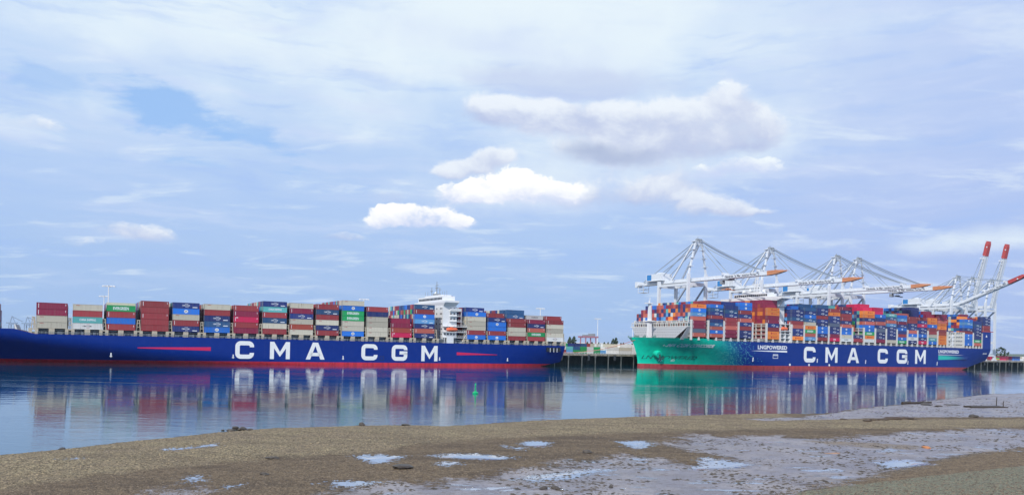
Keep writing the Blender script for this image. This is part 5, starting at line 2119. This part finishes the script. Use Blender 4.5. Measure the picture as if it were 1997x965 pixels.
# far harbour cranes behind the left bow
def far_crane(x, Y, sc_, label, lean):
    root = empty('far_crane', (x, Y, ZQ), .3, label, 'crane', 'distant cranes beyond the left bow')
    root.scale = (sc_,) * 3
    m_ = paint('far_steel_hazed', (.22, .30, .42), .6, .2)  # blue-grey tint paints distance haze into the steel colour
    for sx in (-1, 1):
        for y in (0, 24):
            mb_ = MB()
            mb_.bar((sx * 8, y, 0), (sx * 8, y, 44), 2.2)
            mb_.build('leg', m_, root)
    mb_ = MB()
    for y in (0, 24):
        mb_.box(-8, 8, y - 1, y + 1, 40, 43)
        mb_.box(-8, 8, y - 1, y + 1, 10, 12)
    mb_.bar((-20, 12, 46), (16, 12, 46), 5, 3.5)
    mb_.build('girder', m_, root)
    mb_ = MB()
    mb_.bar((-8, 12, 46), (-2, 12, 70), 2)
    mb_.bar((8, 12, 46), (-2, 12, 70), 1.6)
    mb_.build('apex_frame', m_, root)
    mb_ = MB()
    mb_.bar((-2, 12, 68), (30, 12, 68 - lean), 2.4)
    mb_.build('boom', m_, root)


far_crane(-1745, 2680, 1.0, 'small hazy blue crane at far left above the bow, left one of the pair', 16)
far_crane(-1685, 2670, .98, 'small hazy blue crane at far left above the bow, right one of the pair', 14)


# light masts
def light_mast(x, Y, ht, label):
    root = empty('light_mast', (x, Y, ZQ), .2, label, 'light mast', 'tall floodlight masts on the terminal')
    mb_ = MB()
    mb_.tube((0, 0, 0), (0, 0, ht), .55, 8, .28)
    mb_.build('pole', WHITE, root)
    mb_ = MB()
    mb_.bar((-3.6, 0, ht), (3.6, 0, ht), .35)
    mb_.bar((0, -2.4, ht), (0, 2.4, ht), .35)
    mb_.build('crossarm', WHITE, root)
    for dx_, dy_ in ((-3.4, 0), (-1.8, .6), (1.8, -.6), (3.4, 0), (0, 2.3), (0, -2.3)):
        mb_ = MB()
        mb_.taper(dx_ - .45, dx_ + .45, dy_ - .4, dy_ + .4, ht - .75, dx_ - .6, dx_ + .6, dy_ - .5, dy_ + .5, ht - .1)
        mb_.build('floodlight', WHITE, root)
    return root


for px, py, ht, lb in ((212, 557, 38, 'tall white floodlight mast rising behind the green container'), (203, 577, 38, 'shorter-looking white floodlight mast just left of the tall one'),
                       (710, 583, 38, 'white floodlight mast showing above the stack of white containers'), (1054, 601, 38, 'white floodlight mast above the stern stacks of the left ship'),
                       (1166, 621, 38, 'tall white floodlight mast in the gap between the ships'), (1234, 637, 38, 'small far floodlight mast beside the turquoise bow')):
    hor = CY + math.tan(ROLL) * (px - CX)
    Y = FPX * (ht + ZQ - CAM_H) / (hor - py)
    X = (px - CX) / FPX * Y
    dd_ = (CY - py) / FPX
    X = ((px - CX) / FPX * math.cos(ROLL) - dd_ * math.sin(ROLL)) * Y
    light_mast(X, Y, ht, lb)

# long white warehouse
root = empty('warehouse', W(655, 900, ZQ), TH, 'long low white warehouse beyond the containers between the ships', 'warehouse')
mb = MB()
mb.box(-20, 210, 0, 60, 0, 10.5)
mb.build('wall', paint('warehouse_wall', (.62, .64, .66), .6, .3), root)
mb = MB()
mb.box(-22, 212, -2, 62, 10.5, 11.6)
mb.build('roof', WHITE, root)
mb = MB()
for i in range(18):
    mb.box(-14 + i * 12, -10 + i * 12, -.15, 0, 0, 5.4)
mb.build('loading_door', GREYP, root)

# pink straddle gantry
root = empty('gantry_crane', W(452, 640, ZQ), TH, 'small pink and red yard gantry crane beyond the containers', 'crane')
root.scale = (.75, .75, .85)
for sx in (-9, 9):
    for sy in (-6, 6):
        mb = MB()
        mb.bar((sx, sy, 0), (sx * .9, sy, 17), 1.2)
        mb.build('leg', PINK, root)
mb = MB()
mb.box(-12, 12, -7, -5, 17, 19)
mb.box(-12, 12, 5, 7, 17, 19)
mb.build('beam', PINK, root)
mb = MB()
mb.box(3, 8, -5, 5, 19, 22)
mb.box(-7, -3, -4, 4, 19, 20.6)
mb.build('trolley', GREYP, root)


# trees
LEAF, t_, p_ = newmat('dark_foliage')
n_ = t_.noise(t_.obj(), 1.2, 5, .6)
t_.put(p_.inputs['Base Color'], t_.mix(n_, (.010, .028, .020), (.05, .09, .045)))
p_.inputs['Roughness'].default_value = .8
BARK = paint('bark', (.06, .045, .035), .8, .3)


def tree(loc, ht, wd, seed, label, group):
    r = random.Random(seed)
    root = empty('tree', loc, 0, label, 'tree', group)
    mb_ = MB()
    mb_.tube((0, 0, 0), (.2, 0, ht * .55), ht * .03, 6, ht * .012)
    for k in range(5):
        a_ = k * 1.3 + r.random()
        mb_.tube((.1, 0, ht * (.25 + .06 * k)), (math.cos(a_) * wd * .35, math.sin(a_) * wd * .35, ht * (.5 + .07 * k)), ht * .012, 5, ht * .004)
    mb_.build('trunk', BARK, root)
    mb_ = MB()
    for k in range(170):
        z = r.random()
        prof = math.sin(PI * min(1, z * .9 + .12)) ** .7
        a_, rad = r.random() * 2 * PI, wd / 2 * prof * (.35 + .75 * r.random() ** .6)
        p = Vector((math.cos(a_) * rad, math.sin(a_) * rad, ht * (.16 + .84 * z)))
        s_ = ht * (.04 + .05 * r.random())
        ax_ = Vector((r.uniform(-1, 1), r.uniform(-1, 1), r.uniform(-.6, 1))).normalized()
        u_ = ax_.orthogonal().normalized() * s_
        v_ = ax_.cross(u_).normalized() * s_
        mb_.add([p - u_, p + v_ * .8, p + u_, p - v_ * .8, p + ax_ * s_ * .6], [(0, 1, 4), (1, 2, 4), (2, 3, 4), (3, 0, 4)])
    mb_.build('crown', LEAF, root)


ti = 0
for s_, h_, w_ in [(596 + i * 5.6 + rng.uniform(-2, 2), rng.uniform(9, 12.5), rng.uniform(2.6, 4.0)) for i in range(17)]:
    ti += 1
    tree(W(s_, 846 + rng.uniform(-3, 3), ZQ), h_, w_, ti, 'slender dark tree in the row before the long white warehouse', 'slender trees before the white warehouse')
for s_, D_, h_, w_, lb in ((537, 800, 17, 5.5, 'dark tree standing behind the left ship\'s stern, left one of two'), (543.5, 800, 18, 6.5, 'dark tree standing behind the left ship\'s stern, right one of two'),
                           (612, 810, 16.5, 5, 'dark pointed tree above the white containers, left one of two'), (618, 812, 18, 6, 'dark pointed tree above the white containers, right one of two'),
                           (1167, 620, 18, 20, 'round dark green tree beyond the quay at the far right')):
    ti += 1
    tree(W(s_, D_, ZQ), h_, w_, ti + 50, lb, None)

# mooring ropes
def rope(pts, r_, mat, label):
    mb_ = MB()
    for i in range(len(pts) - 1):
        mb_.tube(pts[i], pts[i + 1], r_, 6)
    tag(mb_.build('mooring_rope', mat), label, 'rope')


def sag(a_, b_, d_, n=8):
    a_, b_ = Vector(a_), Vector(b_)
    return [a_.lerp(b_, i / n) - Vector((0, 0, d_ * 4 * (i / n) * (1 - i / n))) for i in range(n + 1)]


ROPEM = paint('rope_pale', (.65, .60, .58), .7, .2)
ROPER = paint('rope_red', (.55, .14, .10), .7, .2)
bowp = W(S2_BOW + 2, D2 + B2 / 2 - 2, 20.8)
rope(sag(bowp, W(303, DQ + 2, ZQ + .6), 2.5), .16, ROPER, 'dull red mooring rope from the turquoise bow to the quay')
rope(sag(bowp, W(316, DQ + 2, ZQ + .6), 1.5), .16, ROPEM, 'pale mooring rope from the turquoise bow to the quay')
for i, (s_, lb) in enumerate(((303, 'dark iron bollard on the quay edge, nearer the blue stern'), (316, 'dark iron bollard on the quay edge, nearer the turquoise bow'))):
    mb = MB()
    mb.tube((0, 0, 0), (0, 0, .7), .35, 10, .3)
    mb.tube((0, 0, .7), (0, 0, .95), .5, 10, .45)
    o = mb.build('bollard', DARKST, None, W(s_, DQ + 2, ZQ))
    tag(o, lb, 'bollard')
# yellow straddle machine at the far right quay
root = empty('yard_vehicle', W(872, 468, ZQ), TH, 'small yellow and green vehicle parked on the quay by the crane leg', 'vehicle')
mb = MB()
mb.box(-4.5, 4.5, -1.3, 1.3, 1.0, 2.2)
mb.box(-4.3, -1.8, -1.2, 1.2, 2.2, 4.0)
mb.build('body', YELLOW, root)
mb = MB()
mb.box(-1.4, 4.2, -1.1, 1.1, 2.2, 3.3)
mb.build('load', BUOYG, root)
for x in (-3, 2, 3.6):
    for y in (-1.2, 1.2):
        mb = MB()
        mb.tube((x, y - .2, .6), (x, y + .2, .6), .6, 12)
        mb.build('wheel', DARKST, root)

# ------------------------------------------------------------------ buoy, rocks, driftwood, posts
bx_, by_ = ground_at(927, 767)
root = empty('channel_buoy', (bx_, by_, WZ), 0, 'thin green channel buoy floating before the left ship', 'buoy')
mb = MB()
mb.tube((0, 0, -.4), (0, 0, .35), .75, 14, .75)
mb.tube((0, 0, .35), (0, 0, .6), .75, 14, .25)
mb.build('float', BUOYG, root)
mb = MB()
mb.tube((0, 0, .6), (0, 0, 2.2), .2, 8, .12)
mb.build('pole', BUOYG, root)
mb = MB()
mb.tube((0, 0, 2.2), (0, 0, 2.75), .3, 8, .03)
mb.build('topmark', BUOYG, root)


def rock(px, py, size, label, flat=.6, seed=0, mat=ROCKM, name='rock', cat='rock', stretch=1.3, grp_=None):
    x, y = ground_at(px, py, .15)
    r = random.Random(seed)
    bm_ = bmesh.new()
    bmesh.ops.create_icosphere(bm_, subdivisions=2, radius=1)
    ph = [r.random() * 6 for _ in range(6)]
    for v in bm_.verts:
        c = v.co
        k = 1 + .22 * math.sin(c.x * 2.3 + ph[0]) * math.sin(c.y * 2.1 + ph[1]) + .16 * math.sin(c.z * 3.7 + ph[2] + c.x * 2) + r.uniform(-.07, .07)
        v.co = Vector((c.x * k * stretch, c.y * k, c.z * k * flat))
    me_ = bpy.data.meshes.new(name)
    bm_.to_mesh(me_)
    bm_.free()
    me_.materials.append(mat)
    o = put(name, me_, None, (x, y, max(WZ, shore_z(x, y)) + size * flat * .45), r.random() * 3)
    o.scale = (size,) * 3
    return tag(o, label, cat, grp_)


rock(449, 838, .42, 'dark rock at the waterline, leftmost of a cluster of three', .5, 1)
rock(459, 835.5, .50, 'dark rounded rock standing in the water, middle of the cluster', .75, 2)
rock(471, 836.5, .58, 'dark rock at the waterline, rightmost of a cluster of three', .65, 3)
rock(488, 838.5, .36, 'flat dark stone on the shingle just right of the rock cluster', .4, 4)
rock(434, 837, .2, 'small dark stone breaking the water left of the rock cluster', .5, 5)
rock(121, 876, .38, 'low dark stone at the left end of the waterline', .4, 6)
rock(706, 829.5, .5, 'dark rock on the water\'s edge below the letter G', .55, 7)
rock(791, 832, .5, 'dark rock on the shingle below the left ship\'s deckhouse', .45, 8)
rock(787, 917, .75, 'large dark brown lump of weed and mud on the brown shore', .4, 9, stretch=1.6)
rock(1144, 886, .42, 'single dark brown stone on the shore between the puddles', .6, 10)
rock(532, 897, .42, 'dark brown lump on the shingle above the small pools', .4, 11, stretch=1.7)
rock(516, 930, .3, 'small dark stone in the brown mud at lower left', .5, 12)
rock(1060, 955, .32, 'brown weedy stone on the wet mud near the lower edge, left of two', .6, 13)
rock(1082, 954.5, .36, 'brown weedy stone on the wet mud near the lower edge, right of two', .5, 14)
rock(1191, 952, .2, 'lone small stone on wet mud at the lower edge', .6, 15)
rock(1898, 814, .75, 'dark square boulder on the right-hand mud flat', .5, 16)
rock(1831, 792, .8, 'low dark stone on the far mud flat left of the platform', .3, 17)
rock(1858, 789, 1.1, 'long flat dark stone on the far mud flat near the posts', .18, 18, stretch=2)
rock(1805, 788.5, 1.2, 'flat dark stone beside the right end of the driftwood', .3, 19)
rock(1806, 874, .5, 'small orange-brown stone on the grey mud', .3, 20, paint('orange_stone', (.50, .20, .08), .7, .4), stretch=1.8)
rock(1625, 885, .45, 'pale orange patch of weed on the grey mud, centre right', .14, 21, paint('weed_orange', (.36, .22, .15), .8, .4), 'weed_patch', 'weed', 2.4)
for i, (px, py, sz) in enumerate(((1692, 824, 1.0), (1706, 821, .8), (1722, 820, 1.0), (1738, 818, 1.3), (1752, 817, 1.5), (1768, 817, 1.5), (1780, 817.5, 1.0), (1645, 818, .7))):
    rock(px, py, sz * .72, f'dark brown seaweed clump on the strand line, {NTH[i]} of eight in the photo\'s list' if False else ['widest dark seaweed clump at the left end of the main row','dark seaweed clump, second from left in the main row','dark seaweed clump, third from left in the main row','dark seaweed clump, middle of the strand line row','large dark seaweed clump, third from right in the row','large dark seaweed clump, second from right in the row','dark seaweed clump at the right end of the row','lone small seaweed clump well left of the main row'][i], .26, 40 + i, paint('seaweed', (.07, .04, .022), .7, .4), 'seaweed_clump', 'seaweed', 1.9, 'seaweed clumps on the strand line')
# driftwood log
x0, y0_ = ground_at(1760, 786.5, .2)
x1, y1_ = ground_at(1815, 784.5, .2)
mb = MB()
ctr = Vector(((x0 + x1) / 2, (y0_ + y1_) / 2, 0))
lift = Vector((0, 0, WZ))
pts = [Vector((x0 + (x1 - x0) * k / 6, y0_ + (y1_ - y0_) * k / 6 + .3 * math.sin(k * 1.7), .28 + .1 * math.sin(k * 2.1))) - ctr for k in range(7)]
for k in range(6):
    mb.tube(pts[k], pts[k + 1], .42 - .03 * k, 9, .39 - .03 * k)
mb.tube(pts[2], pts[2] + Vector((-.6, .8, .9)), .12, 6, .05)
mb.tube(pts[4], pts[4] + Vector((1.0, -.6, .7)), .10, 6, .04)
tag(mb.build('driftwood', WOODM, None, ctr + lift), 'long dark driftwood log on the far mud flat', 'driftwood')
# old low timber platform
x0, y0_ = ground_at(1884, 794, .2)
x1, y1_ = ground_at(1956, 794, .2)
root = empty('timber_platform', ((x0 + x1) / 2, (y0_ + y1_) / 2, WZ + .05), math.atan2(y1_ - y0_, x1 - x0), 'low dark timber platform lying on the mud by the posts', 'platform')
L_ = math.hypot(x1 - x0, y1_ - y0_)
for k in range(5):
    mb = MB()
    mb.box(-L_ / 2 + (.8 * (k % 3)), L_ / 2 - .5 * (k % 2), -1.5 + k * .62, -1.5 + k * .62 + .5, .15 + .02 * k, .42 + .02 * k)
    mb.build('plank', WOODM, root)
for x in (-L_ * .4, 0, L_ * .4):
    mb = MB()
    mb.box(x - .2, x + .2, -1.6, 1.7, -.3, .15)
    mb.build('bearer', WOODM, root)
for px, pt, pb, lb in ((1943, 773, 791, 'tall thin dark post standing in the mud by the platform'), (1956, 781, 794, 'shorter dark post at the right end of the timber platform')):
    x, y = ground_at(px, pb, .1)
    h_ = (pb - pt) / FPX * y
    mb = MB()
    mb.tube((0, 0, -.5), (.1, 0, h_), .13, 7, .09)
    mb.box(-.2, .2, -.2, .2, -.5, .15)
    tag(mb.build('mooring_post', WOODM, None, (x, y, WZ)), lb, 'post')

# ------------------------------------------------------------------ light sea haze
hz = bpy.data.materials.new('sea_haze')
hz.use_nodes = True
hz.node_tree.nodes.clear()
pv = hz.node_tree.nodes.new('ShaderNodeVolumePrincipled')
pv.inputs['Color'].default_value = (.86, .92, 1, 1)
pv.inputs['Density'].default_value = .00003
pv.inputs['Anisotropy'].default_value = .2
ho_ = hz.node_tree.nodes.new('ShaderNodeOutputMaterial')
hz.node_tree.links.new(pv.outputs[0], ho_.inputs['Volume'])
mb = MB()
mb.box(-16000, 18500, -11500, 20500, -6, 155)
tag(mb.build('haze', hz), 'thin pale sea haze over the harbour', None, None, 'stuff')
